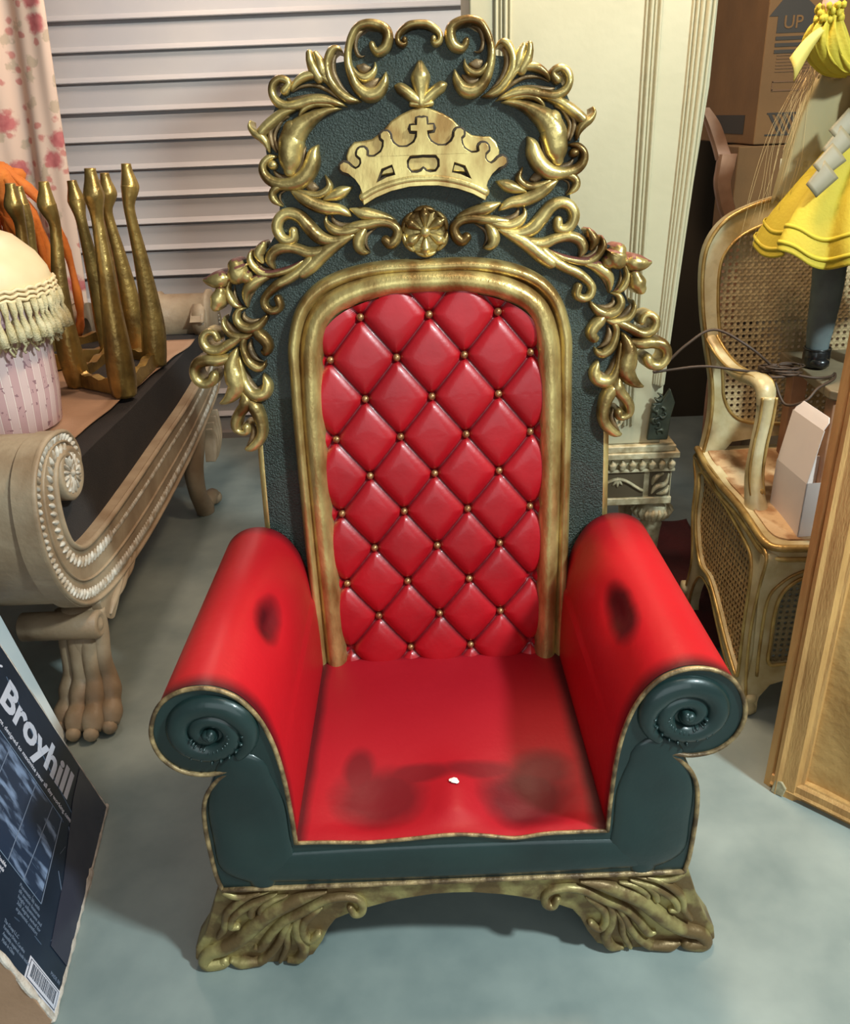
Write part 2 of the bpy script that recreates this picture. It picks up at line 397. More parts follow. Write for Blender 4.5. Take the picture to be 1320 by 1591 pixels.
ORN= {'crest_scroll':[('s',[(-101,1486,5.8),(-97,1477,6.4),(-88,1472,7.6),(-74,1479,9.3),(-67,1494,9.9),(-69,1511,9.3),(-85,1522,8.1),(-108,1526,7.5),(-130,1520,7.2),(-144,1502,7.0),(-152,1482,6.4),(-155,1459,7.0),(-150,1432,8.2),(-137,1404,10.0),(-114,1389,12.4),(-92,1394,11.2),(-78,1414,7.7),(-74,1434,1.2)]),('l',[(-113,1516,1.2),(-130,1507,3.5),(-137,1488,3.5),(-134,1471,3.5),(-126,1465,2.3),(-118,1467,0.9)]),('s',[(-147,1448,1.8),(-137,1430,5.0),(-121,1422,7.1),(-105,1429,6.5),(-97,1441,3.5),(-97,1454,0.9)]),('p',[(-137,1448,1.5),(-123,1442,8.8),(-106,1443,1.5)]),('p',[(-132,1416,1.5),(-112,1409,9.4),(-90,1422,1.8)])],'crest_leaf':[('s',[(-166,1476,1.8),(-176,1482,5.0),(-189,1477,7.3),(-199,1459,6.9),(-201,1438,7.8),(-193,1416,8.3),(-176,1395,8.4),(-155,1382,7.5),(-130,1377,0.7)]),('l',[(-179,1472,1.8),(-187,1458,4.6),(-188,1438,5.1),(-181,1419,5.1),(-168,1401,4.2),(-148,1388,1.4)]),('s',[(-236,1473,6.9),(-235,1460,8.3),(-229,1443,10.1),(-219,1426,9.2)]),('s',[(-223,1472,5.5),(-216,1457,9.2),(-212,1441,10.1),(-207,1428,6.9)])],'arched_leaf':[('s',[(-282,1402,1.9),(-271,1418,5.6),(-251,1430,7.8),(-228,1432,6.9),(-207,1425,6.5),(-195,1411,5.1),(-182,1394,3.3),(-167,1376,0.7)]),('l',[(-281,1401,1.2),(-260,1411,2.8),(-232,1413,3.2),(-209,1406,3.7),(-191,1394,3.3),(-169,1374,0.9)]),('s',[(-296,1404,7.9),(-286,1416,6.9),(-293,1425,6.9),(-307,1427,6.9),(-320,1417,7.4),(-323,1399,7.4),(-313,1382,8.4),(-293,1373,9.3),(-267,1376,9.3),(-241,1382,9.8),(-215,1383,9.8),(-188,1377,6.1),(-162,1368,0.7)]),('l',[(-293,1389,1.9),(-278,1386,4.7),(-252,1389,5.6),(-224,1391,4.7),(-201,1386,1.4)])],'side_leaf':[('s',[(-269,1341,0.7),(-267,1355,3.3),(-255,1367,5.1),(-235,1374,5.6),(-214,1374,5.1),(-184,1368,1.4)]),('l',[(-269,1341,0.7),(-253,1352,3.3),(-233,1363,3.3),(-205,1365,1.2)]),('s',[(-175,1365,1.2),(-203,1362,5.6),(-230,1353,9.8),(-252,1341,14.6),(-272,1327,19.3),(-288,1308,22.7)]),('s',[(-287,1325,17.2),(-290,1303,24.0),(-295,1279,22.4),(-298,1259,19.7),(-300,1243,11.3)]),('s',[(-275,1367,3.3),(-301,1361,8.4),(-322,1349,9.8),(-340,1336,9.9),(-354,1324,9.4)]),('s',[(-376,1349,1.7),(-379,1336,4.2),(-370,1323,7.2),(-356,1314,8.4),(-346,1301,6.7),(-341,1281,1.7)]),('l',[(-295,1354,3.3),(-320,1341,4.4),(-335,1325,4.5),(-335,1304,5.0),(-327,1283,2.2)]),('l',[(-304,1349,2.2),(-319,1332,3.3),(-327,1314,3.3),(-323,1293,3.4),(-318,1279,1.1)])],'dolphin_scroll':[('s',[(-337,1256,8.5),(-336,1256,8.5)]),('s',[(-327,1273,2.8),(-344,1270,6.7),(-358,1257,7.3),(-358,1239,8.5),(-344,1223,9.6),(-317,1215,10.8),(-285,1218,14.2),(-261,1235,15.3),(-248,1257,14.6),(-242,1278,10.7),(-231,1294,1.1)]),('l',[(-335,1243,2.8),(-324,1231,5.7),(-301,1227,6.2),(-283,1237,5.1),(-270,1258,4.5),(-266,1276,3.4),(-260,1292,1.1)]),('s',[(-309,1207,3.4),(-329,1209,7.4),(-343,1197,7.4),(-340,1182,6.9),(-322,1168,0.9)]),('l',[(-311,1203,1.4),(-325,1196,2.6),(-328,1183,2.3),(-321,1171,0.6)])],'vine_leaf':[('s',[(-302,1202,2.3),(-279,1187,10.8),(-252,1171,12.6),(-224,1161,12.0),(-196,1157,9.8),(-179,1149,6.9),(-167,1140,0.9)]),('s',[(-292,1205,1.7),(-267,1193,6.3),(-242,1189,7.4),(-221,1197,7.4),(-213,1211,6.2),(-223,1232,0.8)]),('p',[(-270,1212,2.3),(-253,1207,9.7),(-238,1204,1.7)]),('s',[(-233,1178,1.7),(-205,1187,9.7),(-184,1195,10.3),(-161,1204,0.9)])],'rosette_scroll':[('s',[(-170,1157,2.9),(-142,1147,11.5),(-108,1140,9.8),(-82,1134,5.8),(-65,1126,0.9)]),('s',[(-93,1086,9.3),(-82,1078,10.5),(-69,1089,10.4),(-65,1108,9.3),(-80,1122,8.7),(-106,1127,9.8),(-132,1123,9.8),(-158,1120,9.2),(-187,1118,4.0)]),('s',[(-223,1150,0.9),(-227,1133,4.6),(-216,1117,9.2),(-194,1108,9.8),(-164,1112,8.7),(-133,1123,4.0)]),('l',[(-214,1147,1.1),(-208,1131,4.6),(-191,1122,5.8),(-164,1123,4.0),(-140,1130,1.4)]),('s',[(-134,1118,2.3),(-150,1099,11.0),(-156,1078,11.6),(-147,1064,8.2),(-130,1060,0.9)]),('l',[(-112,1115,1.2),(-135,1100,3.5),(-140,1081,3.5),(-131,1063,0.9)])],'branch_scroll':[('s',[(-158,1104,1.2),(-186,1094,8.7),(-215,1090,10.4),(-244,1099,13.3),(-265,1120,13.3),(-285,1144,12.1),(-308,1153,10.9),(-329,1146,10.3),(-340,1127,10.4),(-336,1107,9.8),(-322,1095,9.9),(-305,1098,9.3),(-303,1114,8.7)]),('s',[(-165,1098,1.7),(-195,1088,9.9),(-219,1075,12.2),(-244,1057,13.4),(-266,1038,13.5),(-288,1022,11.7)]),('s',[(-213,1078,5.8),(-243,1067,10.5),(-272,1066,10.5),(-301,1076,9.9),(-330,1079,10.5),(-354,1069,9.9),(-363,1051,9.3),(-354,1032,2.9)]),('s',[(-270,1048,10.3),(-295,1027,9.9),(-321,1011,10.0),(-350,997,10.0),(-374,979,8.2),(-386,961,7.8),(-381,943,7.8),(-365,937,7.8),(-350,947,8.2),(-353,965,7.8)])],'branch_leaf':[('s',[(-280,1053,1.3),(-312,1034,5.9),(-345,1024,7.7),(-377,1022,8.6),(-399,1037,7.7),(-409,1056,6.7),(-404,1078,1.8)]),('l',[(-397,1067,1.3),(-392,1046,3.1),(-375,1033,3.6),(-352,1033,1.1)]),('s',[(-374,1090,5.4),(-381,1079,9.4),(-387,1065,9.9),(-380,1050,4.5)]),('s',[(-361,1017,3.2),(-391,1011,10.4),(-413,997,12.3),(-427,977,8.2),(-427,946,0.7)]),('l',[(-376,1007,0.9),(-402,992,3.2),(-418,970,2.7),(-425,948,0.7)])],'berry_pod':[('b',[(-422,1019,13.6),(-436,1028,25.9),(-442,1042,15.8)]),('b',[(-524,1016,0.9),(-510,1013,9.1),(-493,1013,15.4),(-474,1017,15.8),(-463,1019,9.0)]),('b',[(-484,986,11.4),(-491,969,16.4),(-498,956,11.4)]),('s',[(-461,1009,3.6),(-468,990,5.9),(-464,970,8.2),(-452,954,5.9),(-436,950,0.7)]),('l',[(-452,998,0.9),(-454,981,2.7),(-449,965,2.7),(-439,951,0.7)])],'crescent_leaf':[('s',[(-429,947,0.9),(-448,942,5.5),(-455,923,8.3),(-444,905,10.1),(-421,899,10.6),(-401,908,8.8),(-387,922,5.5),(-380,933,0.9)]),('l',[(-437,938,1.4),(-437,924,4.1),(-422,915,4.6),(-401,920,1.4)]),('s',[(-419,898,4.6),(-407,885,11.6),(-394,872,12.1),(-387,856,10.7),(-395,842,8.9),(-406,847,1.4)]),('s',[(-486,929,0.7),(-487,910,5.1),(-478,892,6.9),(-460,882,7.9),(-437,881,7.4),(-418,888,2.8)]),('l',[(-481,921,0.9),(-473,905,6.0),(-459,892,5.1),(-442,888,0.9)])],'drop_scroll':[('s',[(-506,879,6.9),(-512,892,6.5),(-526,895,6.9),(-539,884,7.9),(-540,867,8.8),(-528,853,9.3),(-506,851,9.8),(-481,863,9.7),(-456,877,8.3),(-434,885,2.8)]),('s',[(-431,886,3.2),(-442,875,6.5),(-447,859,6.5),(-444,839,7.9),(-435,819,9.4),(-417,806,9.8),(-403,810,6.1),(-396,822,0.7)]),('l',[(-427,872,2.3),(-431,852,6.0),(-424,832,5.6),(-403,818,0.9)]),('s',[(-480,833,6.1),(-506,827,11.7),(-532,828,11.7),(-557,823,11.7),(-570,806,10.3),(-568,786,10.3),(-553,772,9.9),(-533,776,10.4),(-525,790,10.3)]),('s',[(-458,858,0.9),(-470,837,10.3),(-478,812,16.4),(-475,785,20.7),(-473,762,18.9),(-486,742,14.2),(-503,728,8.1),(-522,720,0.7)]),('s',[(-458,834,2.3),(-455,801,6.6),(-452,773,9.0),(-442,748,11.8),(-425,738,13.7),(-405,744,12.8),(-398,763,10.9),(-402,780,6.1),(-406,791,0.7)]),('l',[(-456,818,1.4),(-449,789,6.1),(-440,764,7.6),(-424,752,5.2),(-411,763,1.2)])],'pendant_scroll':[('s',[(-458,747,4.7),(-454,727,13.8),(-460,711,12.4),(-475,694,10.5),(-486,675,10.1),(-486,656,8.2),(-473,647,6.7),(-461,649,7.7),(-459,659,9.1)]),('s',[(-454,730,6.2),(-437,712,13.8),(-427,690,13.4),(-422,665,12.0),(-424,640,11.1),(-437,619,10.6),(-455,606,7.8),(-473,602,0.7)]),('l',[(-449,666,1.0),(-444,649,5.3),(-451,629,5.3),(-467,608,1.0)])],'top_scroll':[('s',[(-31,1493,5.2),(-31,1492,5.2)]),('s',[(-26,1489,2.3),(-34,1483,4.7),(-44,1488,5.2),(-45,1500,5.2),(-36,1511,5.8),(-20,1520,6.4),(-4,1522,6.4),(5,1522,6.4)])],'foot_leaf':[('s',[(-525,8,10.4),(-509,20,11.7),(-518,-5,13.9),(-546,-3,17.3),(-554,23,15.9),(-538,47,15.8),(-506,60,17.1),(-468,87,18.4),(-433,124,18.2),(-398,160,18.0),(-355,186,16.6),(-314,207,13.2),(-270,219,3.3)]),('s',[(-222,169,8.0),(-213,150,9.4),(-198,156,9.4),(-196,180,8.7),(-212,197,8.6),(-244,202,9.9),(-282,191,10.0),(-325,161,10.7),(-368,135,10.1),(-399,98,10.2),(-424,58,10.3),(-438,56,5.5)]),('s',[(-346,153,3.3),(-366,116,8.1),(-384,73,9.5),(-409,34,9.6),(-435,-5,10.4),(-443,11,4.8)]),('s',[(-325,161,3.3),(-341,129,9.4),(-342,90,10.2),(-332,50,11.7),(-346,18,11.7),(-370,12,4.8)]),('s',[(-348,129,3.4),(-365,96,8.1),(-369,57,8.2),(-388,13,5.5)]),('s',[(-283,173,3.3),(-305,155,10.0),(-325,128,10.1),(-329,94,9.5),(-316,74,8.9),(-297,92,8.8)]),('s',[(-411,224,3.3),(-442,210,7.9),(-468,188,8.6),(-489,161,8.7),(-497,123,8.8),(-514,95,6.1)]),('s',[(-375,218,2.6),(-407,203,7.3),(-439,186,8.6),(-473,155,9.4),(-483,127,8.8),(-470,124,7.4)]),('s',[(-393,209,2.6),(-418,194,8.6),(-431,177,9.3),(-435,160,9.4)]),('s',[(-353,212,2.6),(-387,200,7.9),(-413,175,8.0),(-409,156,7.4),(-400,175,3.3)]),('l',[(-483,228,6.6),(-465,216,7.9),(-438,214,5.9),(-388,225,2.0)]),('s',[(-494,19,6.9),(-478,8,13.8),(-461,7,13.8),(-439,-10,10.4)])],'finial':[('s',[(2,1454,0.9),(2,1441,10.0),(1,1423,20.6),(0,1404,18.3),(0,1387,13.6),(0,1371,11.9)]),('s',[(-58,1405,1.8),(-47,1401,11.2),(-30,1391,12.4),(-13,1378,11.9),(-1,1370,8.9)]),('s',[(-22,1368,5.9),(-1,1366,7.1)])]}
SLAB= [(-443, 422), (-431, 601), (-424, 699), (-455, 764), (-488, 827), (-491, 889), (-465, 947), (-477, 1006), (-427, 1055), (-373, 1071), (-342, 1115), (-331, 1167), (-342, 1211), (-349, 1265), (-352, 1310), (-321, 1374), (-300, 1411), (-253, 1438), (-203, 1453), (-154, 1459), (-141, 1495), (-107, 1513), (-72, 1509), (-49, 1496), (-14, 1512), (6, 1514)]
CB = [(4, 1363), (-22, 1358), (-47, 1348), (-68, 1336), (-87, 1317), (-112, 1301), (-132, 1298), (-152, 1297), (-165, 1285), (-172, 1268), (-171, 1251), (-153, 1230), (-108, 1223), (-1, 1233)]
CF = [(1, 1338), (-11, 1339), (-12, 1324), (-26, 1324), (-26, 1313), (-12, 1312), (-13, 1301), (-19, 1290), (-35, 1281), (-53, 1281), (-65, 1289), (-71, 1299), (-72, 1308), (-77, 1314), (-86, 1314), (-92, 1309), (-92, 1301), (-86, 1296), (-87, 1284), (-93, 1273), (-108, 1264), (-120, 1264), (-126, 1267), (-125, 1277), (-130, 1283), (-139, 1283), (-145, 1278), (-147, 1269), (-139, 1262), (-138, 1252), (-143, 1244), (-152, 1240), (-161, 1245), (-168, 1252), (-177, 1255), (-185, 1250), (-186, 1241), (-180, 1235), (-168, 1231), (-154, 1219), (-144, 1204), (-139, 1187), (-138, 1164), (-110, 1179), (-73, 1192), (-35, 1199), (-3, 1200)]
H1 = [(-94, 1238), (-70, 1246), (-64, 1225), (-83, 1221), (-107, 1210)]
H2 = [(0, 1264), (-14, 1263), (-30, 1262), (-37, 1253), (-37, 1239), (-28, 1228), (-16, 1227), (-6, 1230), (-2, 1236)]
BAND = ([(-138, 1190), (-109, 1203), (-71, 1214), (-35, 1220), (-2, 1221)], [(-137, 1171), (-110, 1187), (-72, 1199), (-35, 1206), (-3, 1207)])
FO = [(-324, 55), (-327, 373), (-328, 630), (-326, 774), (-324, 851), (-303, 926), (-263, 976), (-200, 1007), (-110, 1024), (1, 1025)]
FM = [(-284, 53), (-291, 371), (-293, 628), (-289, 773), (-282, 850), (-262, 910), (-227, 947), (-170, 974), (-89, 991), (3, 993)]
FI = [(-260, 32), (-262, 423), (-259, 676), (-257, 803), (-248, 856), (-224, 896), (-183, 929), (-114, 954), (-38, 961), (4, 961)]

# ================================================================== the setting
def corrugated():
    pitch = 0.137; z0 = 0.0; prof = []
    z = 0.02; k = 0
    while z < 3.2:
        deep = 0.030 if k % 3 == 0 else 0.020
        g = 0.66 if k % 3 == 0 else 0.71
        prof += [(z, 0.0), (z + pitch * g, 0.0), (z + pitch * (g + 0.01), deep), (z + pitch * 0.785, deep), (z + pitch * 0.79, -0.024), (z + pitch * 0.82, -0.026), (z + pitch * 0.90, -0.016), (z + pitch * 0.985, 0.0)]
        z += pitch; k += 1
    return prof
pf = corrugated()
dm = mat('painted_steel_slats', (204, 198, 196), 0.45, 0.1, (194, 190, 192), 2.0, 0.03, 30)
mb = MB(); xs = [-2.6, -1.7, -0.8, 0.1, 1.0]
V = []; F = []
for z, d in pf:
    for x in xs: V.append((x, 4.85 + d, z))
for i in range(len(pf) - 1):
    for j in range(len(xs) - 1): F.append((i * 5 + j, i * 5 + j + 1, (i + 1) * 5 + j + 1, (i + 1) * 5 + j))
mb.add(V, F)
struct(mb.build('door_1', dm))
struct(MB().box((-2.6, 4.80, 0.0), (1.0, 4.90, 0.035)).build('trim_1', mat('door_bottom_bar', (150, 140, 134), 0.6)))

fm = mat('sealed_concrete', (126, 138, 136), 0.42, 0.0, (150, 158, 154), 1.6, 0.10, 14, lo=0.3, hi=0.75, detail=8)
nt = fm.node_tree; x, y, z, v = objxyz(nt)
n1 = noisef(nt, v, 5.5, 8); n2 = noisef(nt, v, 1.1, 5)
rp = nt.nodes.new('ShaderNodeValToRGB'); rp.color_ramp.elements[0].position = 0.35; rp.color_ramp.elements[1].position = 0.7
rp.color_ramp.elements[0].color = lin((112, 124, 122)); rp.color_ramp.elements[1].color = lin((152, 160, 154))
nt.links.new(mth(nt, 'ADD', mth(nt, 'MULTIPLY', n1, 0.55), mth(nt, 'MULTIPLY', n2, 0.45)), rp.inputs[0])
nt.links.new(rp.outputs[0], P(fm).inputs['Base Color'])
nt.links.new(mth(nt, 'ADD', 0.30, mth(nt, 'MULTIPLY', n1, 0.35)), P(fm).inputs['Roughness'])
struct(MB().box((-3.2, -1.5, -0.05), (3.2, 6.0, 0.0)).build('floor', fm))
wm = mat('dim_brown_wall', (58, 50, 38), 0.8, 0.0, (50, 42, 32), 2)
struct(MB().box((1.0, 4.86, 0.0), (3.2, 4.95, 3.3)).build('wall_back', wm))
struct(MB().box((2.75, 0.8, 0.0), (2.85, 4.86, 3.3)).build('wall_right', wm))
struct(MB().box((-2.75, 1.2, 0.0), (-2.65, 4.86, 3.3)).build('wall_left', wm))

# ================================================================== throne
LE = R(5)
BO = Vector((0.028, 1.955, 0.36)); BU = Vector((0, math.sin(LE), math.cos(LE))); BN = Vector((0, -math.cos(LE), math.sin(LE)))
def fb(u, h, n): return BO + Vector((u, 0, 0)) + BU * h + BN * n          # the leaning back of the throne
AX = 0.028
def ff(u, z, n): return Vector((AX + u, 1.30 - n, z))                     # the upright front of the throne
throne = thing('throne', 'tall ornate king throne with red tufted back, gilded carving and dark green arm fronts', 'throne', (AX, 1.65, 0))
def mir(pts): return pts + [(-a, b) for a, b in reversed(pts)]

slab = [tuple(c / 1000 for c in p) for p in SLAB]
sl = [(-0.435, -0.20), (-0.435, 0.30)] + slab[1:]
sl = mir(sl)
MB().plate([sl], fb, -0.10, 0.0).build('back_panel', SLABM, throne)
for sx in (-1, 1):
    e = [(sx * 0.436, -0.1), (sx * 0.434, 0.35), (sx * 0.430, 0.60), (sx * 0.425, 0.69)]
    mb = MB(); mb.tube([fb(a, b, -0.012) for a, b in cr(e, 4)], 0.013, 8)
    mb.tube([fb(a * 1.012, b, -0.045) for a, b in cr(e, 4)], 0.012, 8)
    mb.build('gilt_side_edge', GOLD2, throne, True)
# arch mouldings
def path3(ps, n, sub=6):
    P = [(a / 1000, b / 1000) for a, b in ps]; P[0] = (P[0][0], -0.02); P[-1] = (0, P[-1][1])
    P = [(-abs(a), b) for a, b in P]
    full = P + [(-a, b) for a, b in reversed(P[:-1])]
    return [fb(a, b, n) for a, b in cr(full, sub)]
def sweep_arch(mb, ps, wid, hgt, base=-0.004, K=9, sub=6):
    P = [(a / 1000, b / 1000) for a, b in ps]; P[0] = (P[0][0], -0.02); P[-1] = (0, P[-1][1])
    P = [(-abs(a), b) for a, b in P]
    full = P + [(-a, b) for a, b in reversed(P[:-1])]
    Q = cr(full, sub); n = len(Q); V = []
    for i, (a, b) in enumerate(Q):
        p, q = Q[min(i + 1, n - 1)], Q[max(i - 1, 0)]
        tx, ty = p[0] - q[0], p[1] - q[1]; l = math.hypot(tx, ty); nx, ny = -ty / l, tx / l
        for k in range(K):
            th = PI * k / (K - 1)
            V.append(fb(a + nx * wid * math.cos(th), b + ny * wid * math.cos(th), base + hgt * math.sin(th)))
    F = [(i * K + k, i * K + k + 1, (i + 1) * K + k + 1, (i + 1) * K + k) for i in range(n - 1) for k in range(K - 1)]
    mb.add(V, F)
mb = MB(); sweep_arch(mb, FO, 0.017, 0.040, 0.0); mb.build('arch_bead', GOLD2, throne, True)
mb = MB(); sweep_arch(mb, FM, 0.030, 0.048, 0.0, 13); mb.build('arch_moulding', GOLD2, throne, True)
# tufted panel
LW, LR, H0 = 0.163, 0.0985, 0.915
fi = [(abs(a) / 1000, b / 1000) for a, b in FI]; fi[-1] = (0.0, fi[-1][1])
fic = cr(fi, 8)
def halfw(h):
    best = 0.0
    for i in range(len(fic) - 1):
        (a0, b0), (a1, b1) = fic[i], fic[i + 1]
        if b0 <= h <= b1 or b1 <= h <= b0:
            t = (h - b0) / (b1 - b0 + 1e-9); best = max(best, a0 + (a1 - a0) * t)
    if h < fic[0][1]: best = fic[0][0]
    return best + 0.020
def tuft(U, Vv):
    h = -0.01 + 0.9875 * (1 - (1 - Vv) ** 1.35) if False else -0.01 + 0.985 * Vv
    u = (2 * U - 1) * min(halfw(min(h, 0.957)), 0.275)
    a = u / LW; b = (H0 - h) / (2 * LR)
    s, t = a + b, a - b
    ds = abs(s - round(s)); dt = abs(t - round(t))
    m1, m2 = min(ds, dt) * 2, max(ds, dt) * 2
    p = (1 - (1 - m1) ** 4.0) * 0.75 + 0.25 * (1 - (1 - m2) ** 2)
    dip = math.exp(-((ds * ds + dt * dt) / 0.007)) * 0.45
    return fb(u, h, 0.004 + 0.027 * max(0, p - dip) ** 0.75)
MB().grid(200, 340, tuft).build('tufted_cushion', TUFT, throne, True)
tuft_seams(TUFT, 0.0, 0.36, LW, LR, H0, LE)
for k in range(10):
    h = H0 - LR * k
    us = (-LW, 0, LW) if k % 2 == 0 else (-1.5 * LW, -0.5 * LW, 0.5 * LW, 1.5 * LW)
    if k == 9: us = (-0.5 * LW, 0.5 * LW)
    for u in us:
        u *= 0.985 if abs(u) > 0.2 else 1
        if u > 0.2 and k == 7: continue
        mb = MB(); c = fb(u, h, 0.013); mb.ball(c, 0.0095, 10)
        mb.build('button', COPPER, throne, True)
# carved scrollwork, both sides
NM = {'crest_scroll': 'crest_scroll', 'crest_leaf': 'crest_leaf', 'arched_leaf': 'arched_leaf', 'side_leaf': 'side_leaf', 'dolphin_scroll': 'wave_scroll', 'vine_leaf': 'vine_leaf', 'rosette_scroll': 'vine_scroll',
      'branch_scroll': 'branch_scroll', 'branch_leaf': 'branch_leaf', 'berry_pod': 'seed_pod_cluster', 'crescent_leaf': 'crescent_leaf', 'drop_scroll': 'drop_scroll', 'pendant_scroll': 'pendant_scroll', 'top_scroll': 'top_scroll'}
OUTER = ('crest_leaf', 'arched_leaf', 'side_leaf', 'dolphin_scroll', 'berry_pod', 'crescent_leaf', 'drop_scroll', 'pendant_scroll', 'crest_scroll', 'branch_scroll', 'branch_leaf', 'top_scroll')
for key, strokes in ORN.items():
    if key in ('foot_leaf', 'finial'): continue
    for mirror in (False, True):
        mb = MB(); lo = MB()
        sk = -0.05 if key in OUTER else -0.006
        for kind, pts in strokes:
            p = [(a / 1000, b / 1000, (c if c < 3 else c * 1.22) / 1000) for a, b, c in pts]
            if kind == 's': stroke(mb, p, fb, 0.85, 0.006, 0.012, sk, mirror=mirror)
            elif kind == 'b': stroke(mb, p, fb, 0.9, 0.008, 0.016, sk, mirror=mirror, hmax=0.03)
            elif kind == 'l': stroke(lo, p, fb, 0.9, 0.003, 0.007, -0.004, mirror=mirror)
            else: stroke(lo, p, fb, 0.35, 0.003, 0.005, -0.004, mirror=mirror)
        o = mb.build(NM[key], [GOLD, BOLE], throne, True)
        if key in ('berry_pod', 'branch_leaf'):
            for pl in o.data.polygons:
                cy_ = sum(o.data.vertices[i].co.y for i in pl.vertices) / len(pl.vertices)
                if pl.normal.z > 0.72: pl.material_index = 1
        if lo.V:
            lo.build('inner_fold', RECESS, o, True)
mb = MB()
for kind, pts in ORN['finial']:
    for mirror in (False, True): stroke(mb, [(a / 1000 * (0 if False else 1), b / 1000, c / 1000) for a, b, c in pts], fb, 0.8, 0.006, 0.012, -0.004, mirror=mirror)
mb.build('fleur_finial', GOLD, throne, True)
# rosette: six petals round a ball
mb = MB(); rc = (-0.002, 1.102)
def fr(u, h, n): return fb(rc[0] + u, rc[1] + h, n)
for k in range(6):
    a = PI / 2 + k * PI / 3; c, s = math.cos(a), math.sin(a)
    stroke(mb, [(0.014 * c, 0.014 * s, 0.005), (0.026 * c, 0.026 * s, 0.010), (0.038 * c, 0.038 * s, 0.013), (0.046 * c, 0.046 * s, 0.008)], fr, 1.0, 0.006, 0.020, -0.004)
for k in range(6):
    a = PI / 2 + (k) * PI / 3
    arc = [(0.050 * math.cos(a + t) , 0.050 * math.sin(a + t) , wq) for t, wq in ((-0.52, 0.002), (-0.3, 0.0055), (0, 0.0075), (0.3, 0.0055), (0.52, 0.002))]
    stroke(mb, arc, fr, 1.0, 0.006, 0.014, -0.004)
mb.lathe([(0.052, -0.004), (0.052, 0.010), (0.046, 0.014)], (0, 0, 0), 24)
nb = len(mb.V) - 72
for i in range(nb, len(mb.V)):
    x_, y_, z_ = mb.V[i]; mb.V[i] = tuple(fr(x_, y_, z_))
o = mb.build('rosette', GOLD, throne, True)
mb = MB(); mb.ball(fr(0, 0, 0.036), 0.0125, 12); mb.build('rosette_centre', GOLD, o, True)
# crown
def half(ps): return [(a / 1000, b / 1000) for a, b in ps]
def full(ps, ax=-0.001):
    L_ = half(ps); L_[0] = (ax, L_[0][1]); L_[-1] = (ax, L_[-1][1])
    return L_ + [(2 * ax - a, b) for a, b in reversed(L_[1:-1])]
o = MB().plate([full(CB)], fb, -0.002, 0.014).build('crown_backing', GOLD2, throne); bevel(o, 0.006, 3, 50)
h1 = half(H1); h1m = [(-0.002 - a, b) for a, b in h1]
o = MB().plate([full(CF), h1, h1m, full(H2)], fb, 0.010, 0.034).build('crown_relief', GOLD2, throne); bevel(o, 0.003, 2, 40)
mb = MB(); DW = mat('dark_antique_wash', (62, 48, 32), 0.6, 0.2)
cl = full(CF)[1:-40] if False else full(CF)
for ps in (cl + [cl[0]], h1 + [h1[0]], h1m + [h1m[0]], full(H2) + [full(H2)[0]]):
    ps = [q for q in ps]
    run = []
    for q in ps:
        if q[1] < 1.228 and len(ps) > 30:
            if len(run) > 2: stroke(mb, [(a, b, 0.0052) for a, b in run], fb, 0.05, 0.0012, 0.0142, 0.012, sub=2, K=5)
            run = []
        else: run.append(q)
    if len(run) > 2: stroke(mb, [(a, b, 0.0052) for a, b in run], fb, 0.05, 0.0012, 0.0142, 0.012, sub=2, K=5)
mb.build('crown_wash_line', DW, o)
bt, bb = half(BAND[0]), half(BAND[1])
mb = MB()
for ps, wd in ((bt, 0.006), ([(a, (b + d) / 2 + 0.001) for (a, b), (c, d) in zip(bt, bb)], 0.010), (bb, 0.0045)):
    pts = [(a, b, wd) for a, b in ps]; pts[-1] = (-0.001, pts[-1][1], wd)
    pts += [(-0.002 - a, b, wd) for a, b, _ in reversed(pts[:-1])]
    stroke(mb, pts, fb, 0.9, 0.002, 0.026, 0.0)
mb.build('crown_band', GOLD2, throne, True)

# ---- arms
armsec = [(-0.320, 0.33), (-0.322, 0.45), (-0.328, 0.55), (-0.340, 0.63), (-0.362, 0.69), (-0.398, 0.735), (-0.447, 0.755), (-0.500, 0.748), (-0.542, 0.715), (-0.565, 0.655), (-0.556, 0.60), (-0.522, 0.562), (-0.475, 0.550), (-0.440, 0.553)]
armred = {}
for sx in (-1, 1):
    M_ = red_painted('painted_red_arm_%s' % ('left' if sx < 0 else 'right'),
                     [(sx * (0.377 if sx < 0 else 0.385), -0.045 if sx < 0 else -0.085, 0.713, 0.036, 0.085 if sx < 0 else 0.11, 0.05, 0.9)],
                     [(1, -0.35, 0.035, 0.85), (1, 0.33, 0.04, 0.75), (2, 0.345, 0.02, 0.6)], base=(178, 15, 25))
    sec = cr(armsec, 7)
    def fa(U, Vv, sx=sx, sec=sec):
        y = 1.305 + 0.665 * Vv
        i = min(len(sec) - 1, int(round(U * (len(sec) - 1)))); a, z = sec[i]
        t = Vv
        cx, cz = -0.447, 0.655
        # the roll narrows a touch towards the back and has a thumb-shaped hollow on its inner shoulder
        if z > 0.55: a = cx + (a - cx) * (1 - 0.05 * t); z = cz + (z - cz) * (1 + 0.02 * t)
        e = math.exp(-((y - (1.605 if sx < 0 else 1.59)) / 0.075) ** 2 - ((a + 0.372) / 0.03) ** 2 - ((z - 0.705) / 0.045) ** 2) * 0.022
        d = math.hypot(a - cx, z - cz) + 1e-6
        a -= (a - cx) / d * e; z -= (z - cz) / d * e
        return (AX - sx * a if sx > 0 else AX + a, y, z)
    mb = MB(); mb.grid(len(sec), 70, fa)
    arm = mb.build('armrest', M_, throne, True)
    arm['label'] = 'red rolled armrest with a dark airbrushed patch on its inner shoulder'
